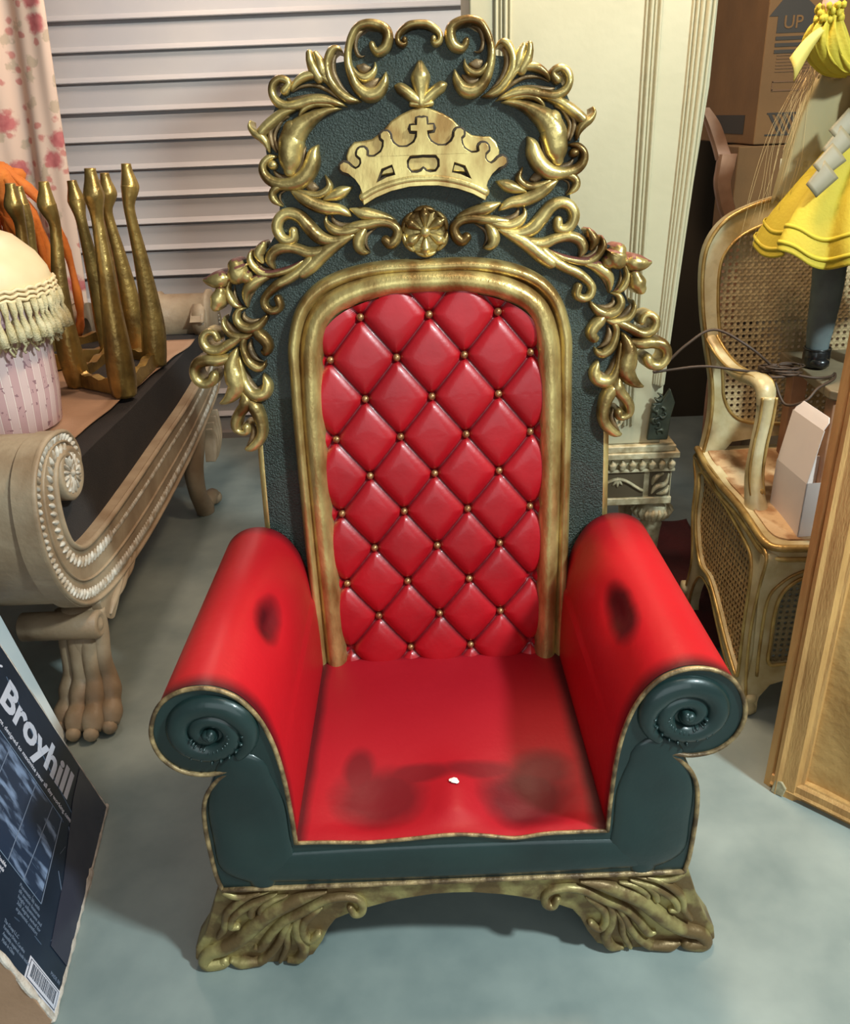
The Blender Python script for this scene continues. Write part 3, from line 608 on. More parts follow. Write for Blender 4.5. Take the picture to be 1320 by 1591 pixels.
# ---- arm fronts and lower body front
front_half = [(-0.340, 0.63), (-0.362, 0.69), (-0.398, 0.735), (-0.447, 0.755), (-0.500, 0.748), (-0.542, 0.715), (-0.565, 0.655), (-0.556, 0.60), (-0.522, 0.562), (-0.475, 0.550), (-0.432, 0.556),
              (-0.455, 0.535), (-0.478, 0.505), (-0.492, 0.465), (-0.497, 0.41), (-0.497, 0.36), (-0.494, 0.28), (-0.487, 0.237)]
def seatz(u):
    return 0.358 + 0.006 * math.exp(-(u / 0.06) ** 2) - 0.010 * math.exp(-((u - 0.13) / 0.045) ** 2) - 0.006 * math.exp(-((u + 0.17) / 0.07) ** 2)
fl = cr(front_half, 5)
outl = [(-0.320, 0.36), (-0.322, 0.45), (-0.328, 0.55)] + fl
body = outl + [(-a, b) for a, b in reversed(outl)] + [(0.30 - 0.03 * i, seatz(0.30 - 0.03 * i)) for i in range(21)]
# a gently puffed face: rim stays low, the middle rises
def puffplate(mb, outline, f, base, puff, rim=0.03, nx=150, nz=90):
    mb.plate([outline], f, -0.10, base)
mb = MB(); mb.plate([body], ff, -0.004, 0.004)
o = mb.build('front_panel', GREEN, throne)
bevel(o, 0.003, 3, 50)
# padded volumes on the front: upright, rail
mb = MB()
for sx in (-1, 1):
    def sgn(p, sx=sx): return [(a, b, c) for a, b, c in p]
    stroke(mb, sgn([(-0.405, 0.545, 0.055), (-0.408, 0.47, 0.078), (-0.408, 0.38, 0.080), (-0.405, 0.30, 0.078), (-0.40, 0.262, 0.03)]), ff, 0.10, 0.004, 0.003, -0.02, mirror=sx > 0)
stroke(mb, [(-0.42, 0.293, 0.040), (-0.2, 0.293, 0.046), (0, 0.293, 0.048), (0.2, 0.293, 0.046), (0.42, 0.293, 0.040)], ff, 0.14, 0.003, 0.003, -0.02)
mb.build('front_padding', GREEN, throne, True)
for sx in (-1, 1):
    cx, cz = -0.455, 0.652
    sp = []
    for i in range(46):
        t = i / 45; th = R(-50) + t * 2 * PI * 2.0
        r = 0.070 * (1 - t) ** 0.85 + 0.006
        wd = 0.0262 * (1 - t * 0.48) * min(1, 0.45 + t * 5)
        # start low on the inner side, run over the top outwards and wind in
        sp.append((cx + r * math.cos(th) * 1.05, cz + r * math.sin(th) * 0.97, wd))
    mb = MB(); stroke(mb, sp, ff, 0.72, 0.002, 0.004, -0.02, sub=2, K=11, mirror=sx > 0)
    stroke(mb, [(-0.445 - 0.005, 0.655, 0.010), (-0.452, 0.650, 0.012), (-0.458, 0.652, 0.010)], ff, 1.0, 0.004, 0.012, 0.0, mirror=sx > 0)
    o = mb.build('arm_volute', GREEN, throne, True)
    # pinched creases round the coils
    mb = MB(); rr = random.Random(3)
    for k in range(26):
        if k < 13: th = R(195 + k * 14); r0, r1 = 0.028, 0.045
        else: th = R(150 + (k - 13) * 17); r0, r1 = 0.056, 0.068
        r1 += rr.uniform(-0.004, 0.008); th += rr.uniform(-0.05, 0.05)
        a = [(cx + r * math.cos(th), cz + r * math.sin(th), wq) for r, wq in ((r0, 0.0008), ((r0 + r1) / 2, 0.0026), (r1, 0.0007))]
        stroke(mb, a, ff, 1.3, 0.003, 0.0190, 0.004, sub=3, K=5, mirror=sx > 0)
    mb.build('leather_crease', GREEN, o, True)
    # piping round the arm front
    pp = [(-0.319, 0.36), (-0.321, 0.45), (-0.327, 0.55)] + front_half
    mb = MB(); mb.tube([ff((-a if sx > 0 else a), b, 0.006) for a, b in cr(pp, 6)], 0.0048, 7)
    mb.build('piping', PIPE, throne, True)
mb = MB(); mb.tube([ff(-0.487 + 0.974 * i / 20, 0.237, 0.006) for i in range(21)], 0.006, 7)
mb.tube([ff(-0.319 + 0.638 * i / 40, seatz(-0.319 + 0.638 * i / 40) + 0.003, 0.006) for i in range(41)], 0.0042, 7)
mb.build('piping', PIPE, throne, True)
# short stitched tucks along the seams
mb = MB(); rr = random.Random(5)
for k in range(26):
    u = rr.uniform(-0.3, 0.3)
    if k % 2: u = u + 0.008
    z1 = seatz(u) - 0.008
    stroke(mb, [(u, z1, 0.0006), (u + rr.uniform(-.003, .003), z1 - 0.01, 0.0012), (u, z1 - rr.uniform(0.015, 0.022), 0.0005)], ff, 1.0, 0.001, 0.0055, 0.0, sub=2, K=5)
for k in range(24):
    z1 = rr.uniform(0.26, 0.45); s_ = rr.choice((-1, 1)); e = rr.choice((0.331, 0.487))
    d = 0.018 if e < 0.4 else -0.018
    stroke(mb, [(s_ * e, z1, 0.0006), (s_ * (e + d * 0.5), z1 + 0.002, 0.0013), (s_ * (e + d), z1 + 0.004, 0.0005)], ff, 1.0, 0.001, 0.0060, 0.0, sub=2, K=5)
mb.build('stitched_tuck', GREEN, throne, True)
# sides and rear of the body
sidep = [(-0.455, 0.545), (-0.478, 0.505), (-0.492, 0.465), (-0.497, 0.41), (-0.497, 0.36), (-0.487, 0.237)]
mb = MB()
for sx in (-1, 1):
    sc_ = cr(sidep, 4)
    mb.grid(len(sc_), 2, lambda U, Vv, sx=sx, sc_=sc_: (AX + (-sx) * sc_[int(round(U * (len(sc_) - 1)))][0], 1.30 + 0.72 * Vv, sc_[int(round(U * (len(sc_) - 1)))][1]))
mb.box((AX - 0.48, 1.99, 0.237), (AX + 0.48, 2.03, 0.55))
mb.box((AX - 0.486, 1.32, 0.235), (AX + 0.486, 2.0, 0.26))
mb.build('body_shell', GREEN, throne, False)
# ---- seat
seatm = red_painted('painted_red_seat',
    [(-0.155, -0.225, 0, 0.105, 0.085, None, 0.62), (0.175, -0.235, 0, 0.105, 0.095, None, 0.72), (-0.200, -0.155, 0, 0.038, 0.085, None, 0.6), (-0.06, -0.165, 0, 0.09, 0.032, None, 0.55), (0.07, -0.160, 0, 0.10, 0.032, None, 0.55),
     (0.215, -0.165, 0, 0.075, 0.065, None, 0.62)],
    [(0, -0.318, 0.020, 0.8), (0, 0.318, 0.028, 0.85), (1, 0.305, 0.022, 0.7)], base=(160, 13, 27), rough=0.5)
def fs(U, Vv):
    u = -0.322 + 0.644 * U; y = 1.292 + 0.675 * Vv
    q = math.exp(-((y - 1.40) / 0.10) ** 2)
    z = seatz(u) * (1 - Vv) + 0.36 * Vv
    fr_ = max(0, 1 - (y - 1.30) / 0.10)
    z = 0.36 + (seatz(u) - 0.36) * min(1, fr_ * 1.4)
    z += q * (-0.020 * math.exp(-((u + 0.16) / 0.085) ** 2) - 0.022 * math.exp(-((u - 0.18) / 0.085) ** 2) + 0.020 * math.exp(-((u - 0.01) / 0.05) ** 2))
    k_ = min(1, max(0, (1.36 - y) / 0.05)); k_ = k_ * k_ * (3 - 2 * k_)
    z = z * (1 - k_) + (seatz(u) + 0.002) * k_
    return (AX + u, y, z)
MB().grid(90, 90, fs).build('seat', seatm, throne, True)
mb = MB()
for (u, y, r) in ((0.012, 1.436, 0.009), (0.017, 1.431, 0.006), (0.005, 1.437, 0.005)):
    mb.ball((AX + u, y, 0.381), r, 8, (1, 1, 0.25))
mb.build('chipped_patch', mat('bare_white_filler', (238, 226, 220), 0.7), throne)
# ---- gilded base
bh = [(-0.004, 0.236), (-0.487, 0.236), (-0.500, 0.232), (-0.520, 0.17), (-0.545, 0.10), (-0.572, 0.055), (-0.578, 0.02), (-0.560, 0.0), (-0.36, 0.0), (-0.315, 0.02), (-0.292, 0.06), (-0.275, 0.10), (-0.255, 0.13), (-0.215, 0.150), (-0.165, 0.165), (-0.13, 0.176), (-0.10, 0.183), (-0.05, 0.191), (0, 0.193)]
fullb = bh[1:-1] + [(0, 0.193)] + [(-a, b) for a, b in reversed(bh[1:-1])]
o = MB().plate([fullb], ff, -0.06, 0.0).build('base_front', GOLDB, throne); bevel(o, 0.004, 2, 50)
def side(sx):
    def f(u, z, n): return Vector((AX + sx * (0.487 + 0.06 * max(0, (0.24 - z) / 0.24) + n), u, z))
    return f
sd = [(1.32, 0.236), (1.32, 0.0), (1.50, 0.0), (1.53, 0.10), (1.60, 0.16), (1.70, 0.17), (1.80, 0.15), (1.86, 0.08), (1.88, 0.0), (2.05, 0.0), (2.03, 0.236)]
for sx in (-1, 1):
    o = MB().plate([sd], side(sx), -0.05, 0.0).build('base_side', GOLDB, throne); bevel(o, 0.006, 2, 40)
o = MB().plate([fullb], lambda u, z, n: Vector((AX + u, 2.03 + n, z)), -0.05, 0.0).build('base_rear', GOLDB, throne)
for mirror in (False, True):
    mb = MB()
    for kind, pts in ORN['foot_leaf']:
        p = [(a / 1000, max(b / 1000, 0.012), c / 1000) for a, b, c in pts]
        stroke(mb, p, ff, 0.75 if kind == 's' else 0.6, 0.003, 0.005, -0.03, mirror=mirror)
    mb.build('foot_scrollwork', GOLDB, throne, True)

# ================================================================== cream cupboard door on a carved console
CY = 2.75
def fc(x, z, n): return Vector((x, CY - n, z))
cup = thing('cupboard', 'tall cream panelled cupboard standing on the carved console behind the throne', 'cupboard', (0.55, 2.95, 0.645))
o = MB().plate([[(0.18, 0.645), (0.822, 0.645), (0.818, 0.85), (0.835, 1.2), (0.878, 1.75), (0.885, 2.45), (0.18, 2.45)]], fc, -0.42, 0.0).build('carcass', CREAM, cup); bevel(o, 0.006, 2)
def vstrip(mb, pts, wd, hgt):
    stroke(mb, [(a, b, wd) for a, b in pts], fc, 0.0, hgt, 0.0, -0.004, sub=3)
mb = MB()
for k, (dx, wd, hg) in enumerate(((0.0, 0.006, 0.006), (0.014, 0.004, 0.004), (0.026, 0.007, 0.008), (0.040, 0.004, 0.004))):
    for sx in (0, 1):
        xb = 0.255 + dx if sx == 0 else 0.718 - dx
        stroke(mb, [(xb, 0.72, wd), (xb, 1.4, wd), (xb, 2.42, wd)], fc, 0.8, hg, 0.001, -0.004, sub=2)
mb.build('panel_moulding', CREAM, cup, True)
mb = MB()
for dx, wd, hg in ((0.0, 0.004, 0.004), (0.013, 0.006, 0.008), (0.028, 0.008, 0.012), (0.046, 0.010, 0.018), (0.064, 0.007, 0.012)):
    e = [(0.782, 0.86), (0.792, 1.2), (0.808, 1.75), (0.812, 2.43)]
    stroke(mb, [(a + dx * (0.45 + 0.6 * (b - 0.86) / 1.5 if b < 2.3 else 1.05), b, wd) for a, b in e], fc, 0.7, hg, 0.001, -0.004, sub=4)
mb.build('edge_moulding', CREAM, cup, True)
mb = MB()
arc = [(0.60 + 0.10 * math.cos(t), 0.78 + 0.095 * math.sin(t), 0.005) for t in np.linspace(R(-80), R(75), 14)]
stroke(mb, arc, fc, 0.9, 0.005, 0.0, -0.003)
arc = [(0.60 + 0.085 * math.cos(t), 0.78 + 0.08 * math.sin(t), 0.003) for t in np.linspace(R(-80), R(75), 14)]
stroke(mb, arc, fc, 0.9, 0.004, 0.0, -0.003)
mb.build('corner_scroll_moulding', CREAM, cup, True)
con = thing('console_table', 'cream distressed console with carved frieze and turned legs under the cupboard', 'table', (0.55, 2.95, 0))
o = MB().box((0.14, 2.735, 0.425), (0.868, 3.2, 0.60)).build('frieze', CREAMD, con); bevel(o, 0.004)
mb = MB(); mb.box((0.12, 2.715, 0.600), (0.885, 3.22, 0.622)); mb.box((0.13, 2.725, 0.622), (0.872, 3.2, 0.645)); mb.box((0.13, 2.722, 0.548), (0.875, 2.74, 0.560)); mb.box((0.13, 2.722, 0.425), (0.870, 2.74, 0.452))
o = mb.build('top', CREAMD, con); bevel(o, 0.004)
mb = MB(); mb.box((0.15, 2.731, 0.454), (0.77, 2.736, 0.545)); mb.box((0.79, 2.731, 0.454), (0.862, 2.736, 0.545)); mb.build('frieze_ground', UMBER, con)
fz = lambda x, z, n: Vector((x, 2.730 - n, z))
mb = MB(); pts = [(0.15 + 0.005 * i, 0.497 + 0.026 * math.sin((0.15 + 0.005 * i - 0.62) / 0.115 * 2 * PI * 0.5), 0.0055) for i in range(124)]
stroke(mb, pts, fz, 0.8, 0.004, 0.0, -0.003, sub=1)
for k in range(11):
    cx = 0.16 + 0.0575 * k + 0.0; up = 1 if k % 2 else -1; cx = 0.62 - 0.0575 + 0.115 * (k - 8) / 2 * 1.0
for k in range(6):
    for up, off in ((1, 0.0), (-1, 0.115)):
        cx = 0.5625 - 0.23 * 1.0 * 0 - 0.23 * k / 1.0 + off
        if cx < 0.17 or cx > 0.76: continue
        for a in (-0.7, 0, 0.7):
            stroke(mb, [(cx, 0.497 - up * 0.030 * 1, 0.003), (cx + 0.012 * math.sin(a), 0.497 - up * (0.030 - 0.018 * math.cos(a)), 0.006), (cx + 0.026 * math.sin(a), 0.497 - up * (0.030 - 0.034 * math.cos(a)), 0.002)], fz, 0.8, 0.003, 0.0, -0.003)
for (p) in ([(0.80, 0.465, 0.003), (0.815, 0.49, 0.010), (0.845, 0.50, 0.008), (0.855, 0.535, 0.003)], [(0.82, 0.462, 0.003), (0.845, 0.468, 0.010), (0.857, 0.49, 0.004)], [(0.80, 0.50, 0.004), (0.81, 0.525, 0.010), (0.835, 0.538, 0.004)]):
    stroke(mb, p, fz, 0.8, 0.003, 0.0, -0.003)
mb.build('frieze_carving', CREAMD, con, True)
mb = MB(); x = 0.145
while x < 0.87:
    stroke(mb, [(x, 0.592, 0.003), (x + 0.002, 0.580, 0.0125), (x, 0.568, 0.010)], lambda a, b, n: Vector((a, 2.722 - n, b)), 0.6, 0.004, 0.0, -0.02)
    x += 0.034
mb.build('egg_and_dart', CREAMD, con, True)
lp = [(0.020, 0), (0.022, 0.03), (0.030, 0.06), (0.024, 0.08), (0.022, 0.12), (0.036, 0.30), (0.040, 0.325), (0.034, 0.335), (0.040, 0.345), (0.060, 0.365), (0.068, 0.385), (0.055, 0.402), (0.036, 0.41), (0.044, 0.425)]
for lx in (0.19, 0.822):
    for ly in (2.785, 3.15):
        lg = MB().lathe(lp, (lx, ly, 0), 28).build('leg', CREAMD, con, True)
        if ly < 3:
            mb = MB()
            for k in range(18):
                a = 2 * PI * k / 18; c, s = math.cos(a), math.sin(a)
                mb.tube([(lx + r * c, ly + r * s, z) for r, z in ((0.042, 0.348), (0.060, 0.362), (0.070, 0.383), (0.060, 0.398))], [0.003, 0.0065, 0.008, 0.004], 6)
            mb.build('gadroon_collar', CREAMD, lg, True)
dk = thing('carved_ornament', 'small dark green carved leafy ornament leaning at the lower right corner of the cupboard', 'ornament', (0.80, 2.72, 0.70))
f0 = lambda a, b, n: Vector((a, 2.72 - n, b))
o = MB().plate([[(0.765, 0.67), (0.835, 0.67), (0.84, 0.75), (0.85, 0.80), (0.83, 0.85), (0.80, 0.80), (0.775, 0.80)]], f0, -0.01, 0.008).build('backplate', DARKLEAF, dk); bevel(o, 0.004)
mb = MB(); rr = random.Random(11)
for k in range(9):
    x, z, a = rr.uniform(0.78, 0.825), rr.uniform(0.68, 0.82), rr.uniform(0, 6)
    stroke(mb, [(x, z, 0.003), (x + 0.014 * math.cos(a), z + 0.014 * math.sin(a), 0.007), (x + 0.022 * math.cos(a + 0.8), z + 0.022 * math.sin(a + 0.8), 0.005), (x + 0.016 * math.cos(a + 1.6), z + 0.02 * math.sin(a + 1.6), 0.002)], f0, 0.9, 0.003, 0.006, 0)
mb.build('leaf_carving', DARKLEAF, dk, True)

# ================================================================== cardboard boxes at the right rear
def carton(name, x0, x1, y0, y1, z0, z1, m, label, cat='box'):
    t = thing(name, label, cat, ((x0 + x1) / 2, (y0 + y1) / 2, z0))
    o = MB().box((x0, y0, z0), (x1, y1, z1)).build('carton_body', m, t); bevel(o, 0.006)
    return t
bl_ = carton('cardboard_box', 1.285, 2.05, 3.6, 3.82, 0.86, 1.545, CARD, 'large plain cardboard box with a white paper label, below the box with the up arrow')
MB().box((1.40, 3.597, 1.10), (1.66, 3.601, 1.545)).build('packing_tape', CARDD, bl_) if False else None
tex = MB().box((1.455, 3.5965, 1.17), (1.66, 3.5995, 1.495)).build('paper_label', mat('label_paper', (200, 186, 152), 0.7), bl_)
text('label_print', 'UC R', (1.467, 3.5955, 1.452), (1, 0, 0), (0, 0, 1), 0.032, INKB, bl_, off=0.02)
text('label_print', 'CK23', (1.462, 3.5955, 1.392), (1, 0, 0), (0, 0, 1), 0.036, INKB, bl_, off=0.0, sx=0.9)
text('label_print', 'DE', (1.462, 3.5955, 1.235), (1, 0, 0), (0, 0, 1), 0.034, INKB, bl_, off=0.02)
MB().box((1.467, 3.5955, 1.440), (1.52, 3.597, 1.444)).build('label_rule', INKB, bl_)
mb = MB()
for k in range(9): mb.box((1.475 + 0.009 * k, 3.5955, 1.295), (1.478 + 0.009 * k + 0.002 * (k % 3), 3.597, 1.365))
mb.build('label_barcode', INKR, bl_)
bu = carton('cardboard_box', 1.34, 2.10, 3.6, 4.35, 1.548, 2.28, CARD, 'tall cardboard box printed with an up arrow and hatched band, upper of two stacked')
def fbx(x, z, n): return Vector((x, 3.6 - n, z))
MB().plate([[(1.345, 1.985), (1.42, 2.075), (1.435, 2.075), (1.545, 1.985), (1.51, 1.985), (1.51, 1.93), (1.378, 1.93), (1.378, 1.985)]], fbx, 0, 0.0015).build('arrow_print', INKB, bu)
mb = MB()
for k in range(3): mb.box((1.378, 3.598, 1.915 - 0.022 * k - 0.008), (1.51, 3.6, 1.915 - 0.022 * k + 0.004))
mb.build('stripe_print', INKB, bu)
text('arrow_lettering', 'UP', (1.400, 3.597, 1.945), (1, 0, 0), (0, 0, 1), 0.042, CARD, bu, off=0.01)
mb = MB(); mb.box((1.385, 3.598, 1.735), (1.72, 3.6, 1.741)); mb.box((1.385, 3.598, 1.765), (1.72, 3.6, 1.771)); mb.box((1.385, 3.598, 1.738), (1.390, 3.6, 1.768))
for k in range(6): mb.box((1.39, 3.598, 1.80 + 0.011 * k), (1.39 + (0.13, 0.16, 0.12, 0.15, 0.10, 0.14)[k], 3.6, 1.803 + 0.011 * k))
mb.build('small_print', INKR, bu)
mb = MB(); 
for k in range(14):
    x = 1.385 + 0.026 * k
    mb.add([(x, 3.5985, 1.655), (x + 0.014, 3.5985, 1.655), (x + 0.014 + 0.045, 3.5985, 1.585), (x + 0.045, 3.5985, 1.585)], [(0, 1, 2, 3)])
mb.box((1.38, 3.5985, 1.655), (1.80, 3.6, 1.661)); mb.box((1.38, 3.5985, 1.579), (1.80, 3.6, 1.585))
mb.build('hatched_print', INKB, bu)
MB().box((1.338, 3.72, 1.585), (1.3405, 4.15, 1.655)).build('side_print', INKB, bu)
carton('cardboard_box', 1.45, 2.08, 3.62, 4.1, 0.0, 0.857, CARDD, 'darker cardboard box on the floor, lowest of the stack behind the cane chair')
# curved rail
mb = MB()
for cp in (cr([(0.985, 3.12, 1.69, 0.016), (1.02, 3.12, 1.64, 0.024), (1.050, 3.11, 1.57, 0.025), (1.066, 3.10, 1.525, 0.027)], 6),
           cr([(1.072, 3.09, 1.545, 0.031), (1.068, 3.09, 1.50, 0.030), (1.064, 3.09, 1.45, 0.027), (1.085, 3.09, 1.38, 0.028), (1.118, 3.09, 1.30, 0.030), (1.13, 3.09, 1.15, 0.032), (1.12, 3.09, 0.9, 0.03), (1.12, 3.10, 0.6, 0.028), (1.13, 3.11, 0.3, 0.024), (1.16, 3.13, 0.0, 0.02)], 6)):
    V = []; n = len(cp)
    for i, (x, y, z, r) in enumerate(cp):
        for dx, dy in ((-r, 0.004), (-r * 0.8, -0.010), (r * 0.8, -0.010), (r, 0.004), (r, 0.022), (-r, 0.022)): V.append((x + dx, y + dy, z))
    mb.add(V, [(k * 6 + q, k * 6 + (q + 1) % 6, k * 6 + 6 + (q + 1) % 6, k * 6 + 6 + q) for k in range(n - 1) for q in range(6)] + [tuple(range(6)), tuple((n - 1) * 6 + q for q in range(6))])
tag(mb.build('curved_rail', WOODP, None, False), 'curved pale brown wooden rail standing between the cupboard and the boxes', 'rail')

# ================================================================== cane armchair
ch = thing('cane_armchair', 'cream and gilt armchair with cane back and sides to the right of the throne', 'chair', (1.28, 2.43, 0))
CB_ = cane_mat('cane_back', 0, 2, 0.021, 0.26)
CS_ = cane_mat('cane_side', 1, 2, 0.021, 0.27, base=(188, 152, 100), base2=(160, 124, 78))
CF_ = cane_mat('cane_front', 0, 2, 0.019, 0.27, base=(140, 126, 92), base2=(116, 102, 72))
bx = 1.30                                                       # axis of the back
def fbk(x, z, n): return Vector((x, 2.75 + 0.10 * (z - 0.63) - n, z))
bo = [(-0.335, 0.60), (-0.315, 0.72), (-0.318, 0.84), (-0.345, 0.97), (-0.368, 1.10), (-0.376, 1.22), (-0.362, 1.30), (-0.315, 1.365), (-0.235, 1.405), (-0.12, 1.435), (0, 1.445)]
bo = [(bx + a, b) for a, b in bo]
boc = cr(bo + [(2 * bx - a, b) for a, b in reversed(bo[:-1])], 5)
bi = [(0, 0.70), (-0.13, 0.705), (-0.20, 0.715), (-0.245, 0.745), (-0.275, 0.80), (-0.285, 0.87), (-0.300, 0.98), (-0.318, 1.10), (-0.322, 1.21), (-0.305, 1.27), (-0.255, 1.32), (-0.17, 1.355), (-0.08, 1.372), (0, 1.378)]
bic = cr([(bx + a, b) for a, b in bi] + [(bx - a, b) for a, b in reversed(bi[1:-1])], 4, closed=True)
low = [(2 * bx - (bx - 0.335), 0.60), (bx + 0.27, 0.60), (bx + 0.235, 0.645), (bx + 0.10, 0.66), (bx, 0.66), (bx - 0.10, 0.66), (bx - 0.235, 0.645), (bx - 0.27, 0.60)]
o = MB().plate([boc + low[1:], bic], fbk, -0.03, 0.018).build('back_frame', CHAIRP, ch); bevel(o, 0.010, 3, 30)
mb = MB(); mb.tube([fbk(a, b, 0.020) for a, b in boc], 0.0065, 8); mb.build('gilt_edge', CHAIRG, ch, True)
mb = MB(); mb.tube([fbk(a, b, 0.018) for a, b in bic], 0.0055, 8, closed=True); mb.build('gilt_edge', CHAIRG, ch, True)
MB().plate([bic], fbk, -0.004, -0.001).build('cane_panel', CB_, ch)
# seat box
SZ = 0.575
def seat_out(k):
    return [(0.955, 2.76), (0.952, 2.60), (0.950, 2.40), (0.948, 2.20), (0.955, 2.12), (0.985, 2.088), (1.06, 2.08), (1.30, 2.06), (1.54, 2.08), (1.615, 2.088), (1.645, 2.12), (1.652, 2.20), (1.65, 2.40), (1.648, 2.60), (1.645, 2.76)]
so = cr([(a, b) for a, b in seat_out(0)], 5)
def fz_(x, y, n):
    # the seat rail dips between its ends along the sides and rises to the rear
    t = (y - 2.10) / 0.66
    return Vector((x, y, SZ + 0.045 * max(0, t) + 0.012 * math.sin(t * PI * 2) * (1 if 0 < t < 1 else 0) + n))
mb = MB().plate([so], fz_, -0.040, 0.0)
o = mb.build('seat_rail', CHAIRP, ch); bevel(o, 0.010, 3, 40)
mb = MB(); mb.tube([fz_(a, b, -0.004) for a, b in so], 0.011, 8); mb.tube([fz_(a, b, -0.038) for a, b in so], 0.008, 8); mb.build('gilt_edge', CHAIRG, ch, True)
si = [(1.30 + (a - 1.30) * 0.92, 2.42 + (b - 2.42) * 0.90) for a, b in so]
MB().plate([si], fz_, -0.005, 0.005).build('seat_lining', SEATF, ch)
# side panels (cane) with cabriole ends
def sidef(sx):
    X0 = 0.955 if sx < 0 else 1.645
    return lambda y, z, n: Vector((X0 + sx * (n + 0.012 * math.sin((z) / 0.6 * PI)), y, z))
so_ = [(2.755, 0.60), (2.715, 0.50), (2.70, 0.386), (2.655, 0.24), (2.70, 0.10), (2.725, 0.06), (2.70, 0.0), (2.655, 0.0), (2.655, 0.06), (2.61, 0.16), (2.55, 0.222), (2.46, 0.222), (2.39, 0.17), (2.29, 0.09), (2.20, 0.045), (2.155, 0.03), (2.14, 0.0), (2.09, 0.0), (2.082, 0.05), (2.095, 0.15), (2.10, 0.30), (2.092, 0.45), (2.09, 0.55), (2.20, 0.556), (2.40, 0.59)]
si_ = [(2.69, 0.55), (2.675, 0.50), (2.665, 0.40), (2.625, 0.32), (2.565, 0.262), (2.48, 0.262), (2.40, 0.225), (2.30, 0.155), (2.22, 0.105), (2.165, 0.085), (2.150, 0.15), (2.150, 0.30), (2.155, 0.43), (2.185, 0.50), (2.28, 0.525), (2.38, 0.54), (2.50, 0.555), (2.60, 0.575)]
for sx in (-1, 1):
    f_ = sidef(sx)
    so2, si2 = cr(so_, 4, True), cr(si_, 4, True)
    o = MB().plate([so2, si2], f_, -0.035, 0.0).build('side_frame', CHAIRP, ch); bevel(o, 0.008, 3, 35)
    mb = MB(); mb.tube([f_(a, b, 0.002) for a, b in si2], 0.006, 7, closed=True); mb.tube([f_(a, b, 0.001) for a, b in so2], 0.005, 7, closed=True); mb.build('gilt_edge', CHAIRG, ch, True)
    MB().plate([si2], f_, -0.018, -0.015).build('cane_panel', CS_, ch)
# front panel
def ffr(x, z, n): return Vector((x, 2.088 - n, z))
fo_ = [(0.948, 0.54), (0.946, 0.40), (0.955, 0.22), (0.948, 0.10), (0.945, 0.0), (0.985, 0.0), (0.992, 0.06), (1.02, 0.105), (1.08, 0.125), (1.30, 0.14)]
fo_ = fo_ + [(2.6 - a, b) for a, b in reversed(fo_[:-1])]
fi_ = [(1.30, 0.49), (1.15, 0.49), (1.07, 0.475), (1.02, 0.44), (1.0, 0.38), (1.0, 0.26), (1.005, 0.185), (1.06, 0.18), (1.30, 0.19)]
fi_ = fi_ + [(2.6 - a, b) for a, b in reversed(fi_[1:-1])]
fi2 = cr(fi_, 4, True)
o = MB().plate([fo_, fi2], ffr, -0.035, 0.0).build('front_frame', CHAIRP, ch); bevel(o, 0.008, 3, 35)
mb = MB(); mb.tube([ffr(a, b, 0.002) for a, b in fi2], 0.006, 7, closed=True)
mb.tube([ffr(a, b, 0.001) for a, b in cr([(1.25, 0.505), (1.12, 0.505), (1.05, 0.49), (1.0, 0.455), (0.972, 0.40), (0.970, 0.25), (0.975, 0.14)], 4)], 0.005, 7); mb.build('gilt_edge', CHAIRG, ch, True)
MB().plate([fi2], ffr, -0.018, -0.015).build('cane_panel', CF_, ch)
for sx in (-1, 1):
    x = 1.30 + sx * 0.335
    mb = MB(); mb.lathe([(0.012, 0), (0.020, 0.012), (0.022, 0.03), (0.014, 0.042), (0.022, 0.055), (0.018, 0.075)], (x, 2.09, 0.0), 16); mb.build('foot', CHAIRP, ch, True)
    mb = MB(); mb.lathe([(0.010, -0.02), (0.026, -0.015), (0.026, 0.015), (0.010, 0.02)], (1.30 + sx * 0.345, 2.715, 0.085), 16, 'x'); mb.build('scroll_foot', CHAIRP, ch, True)
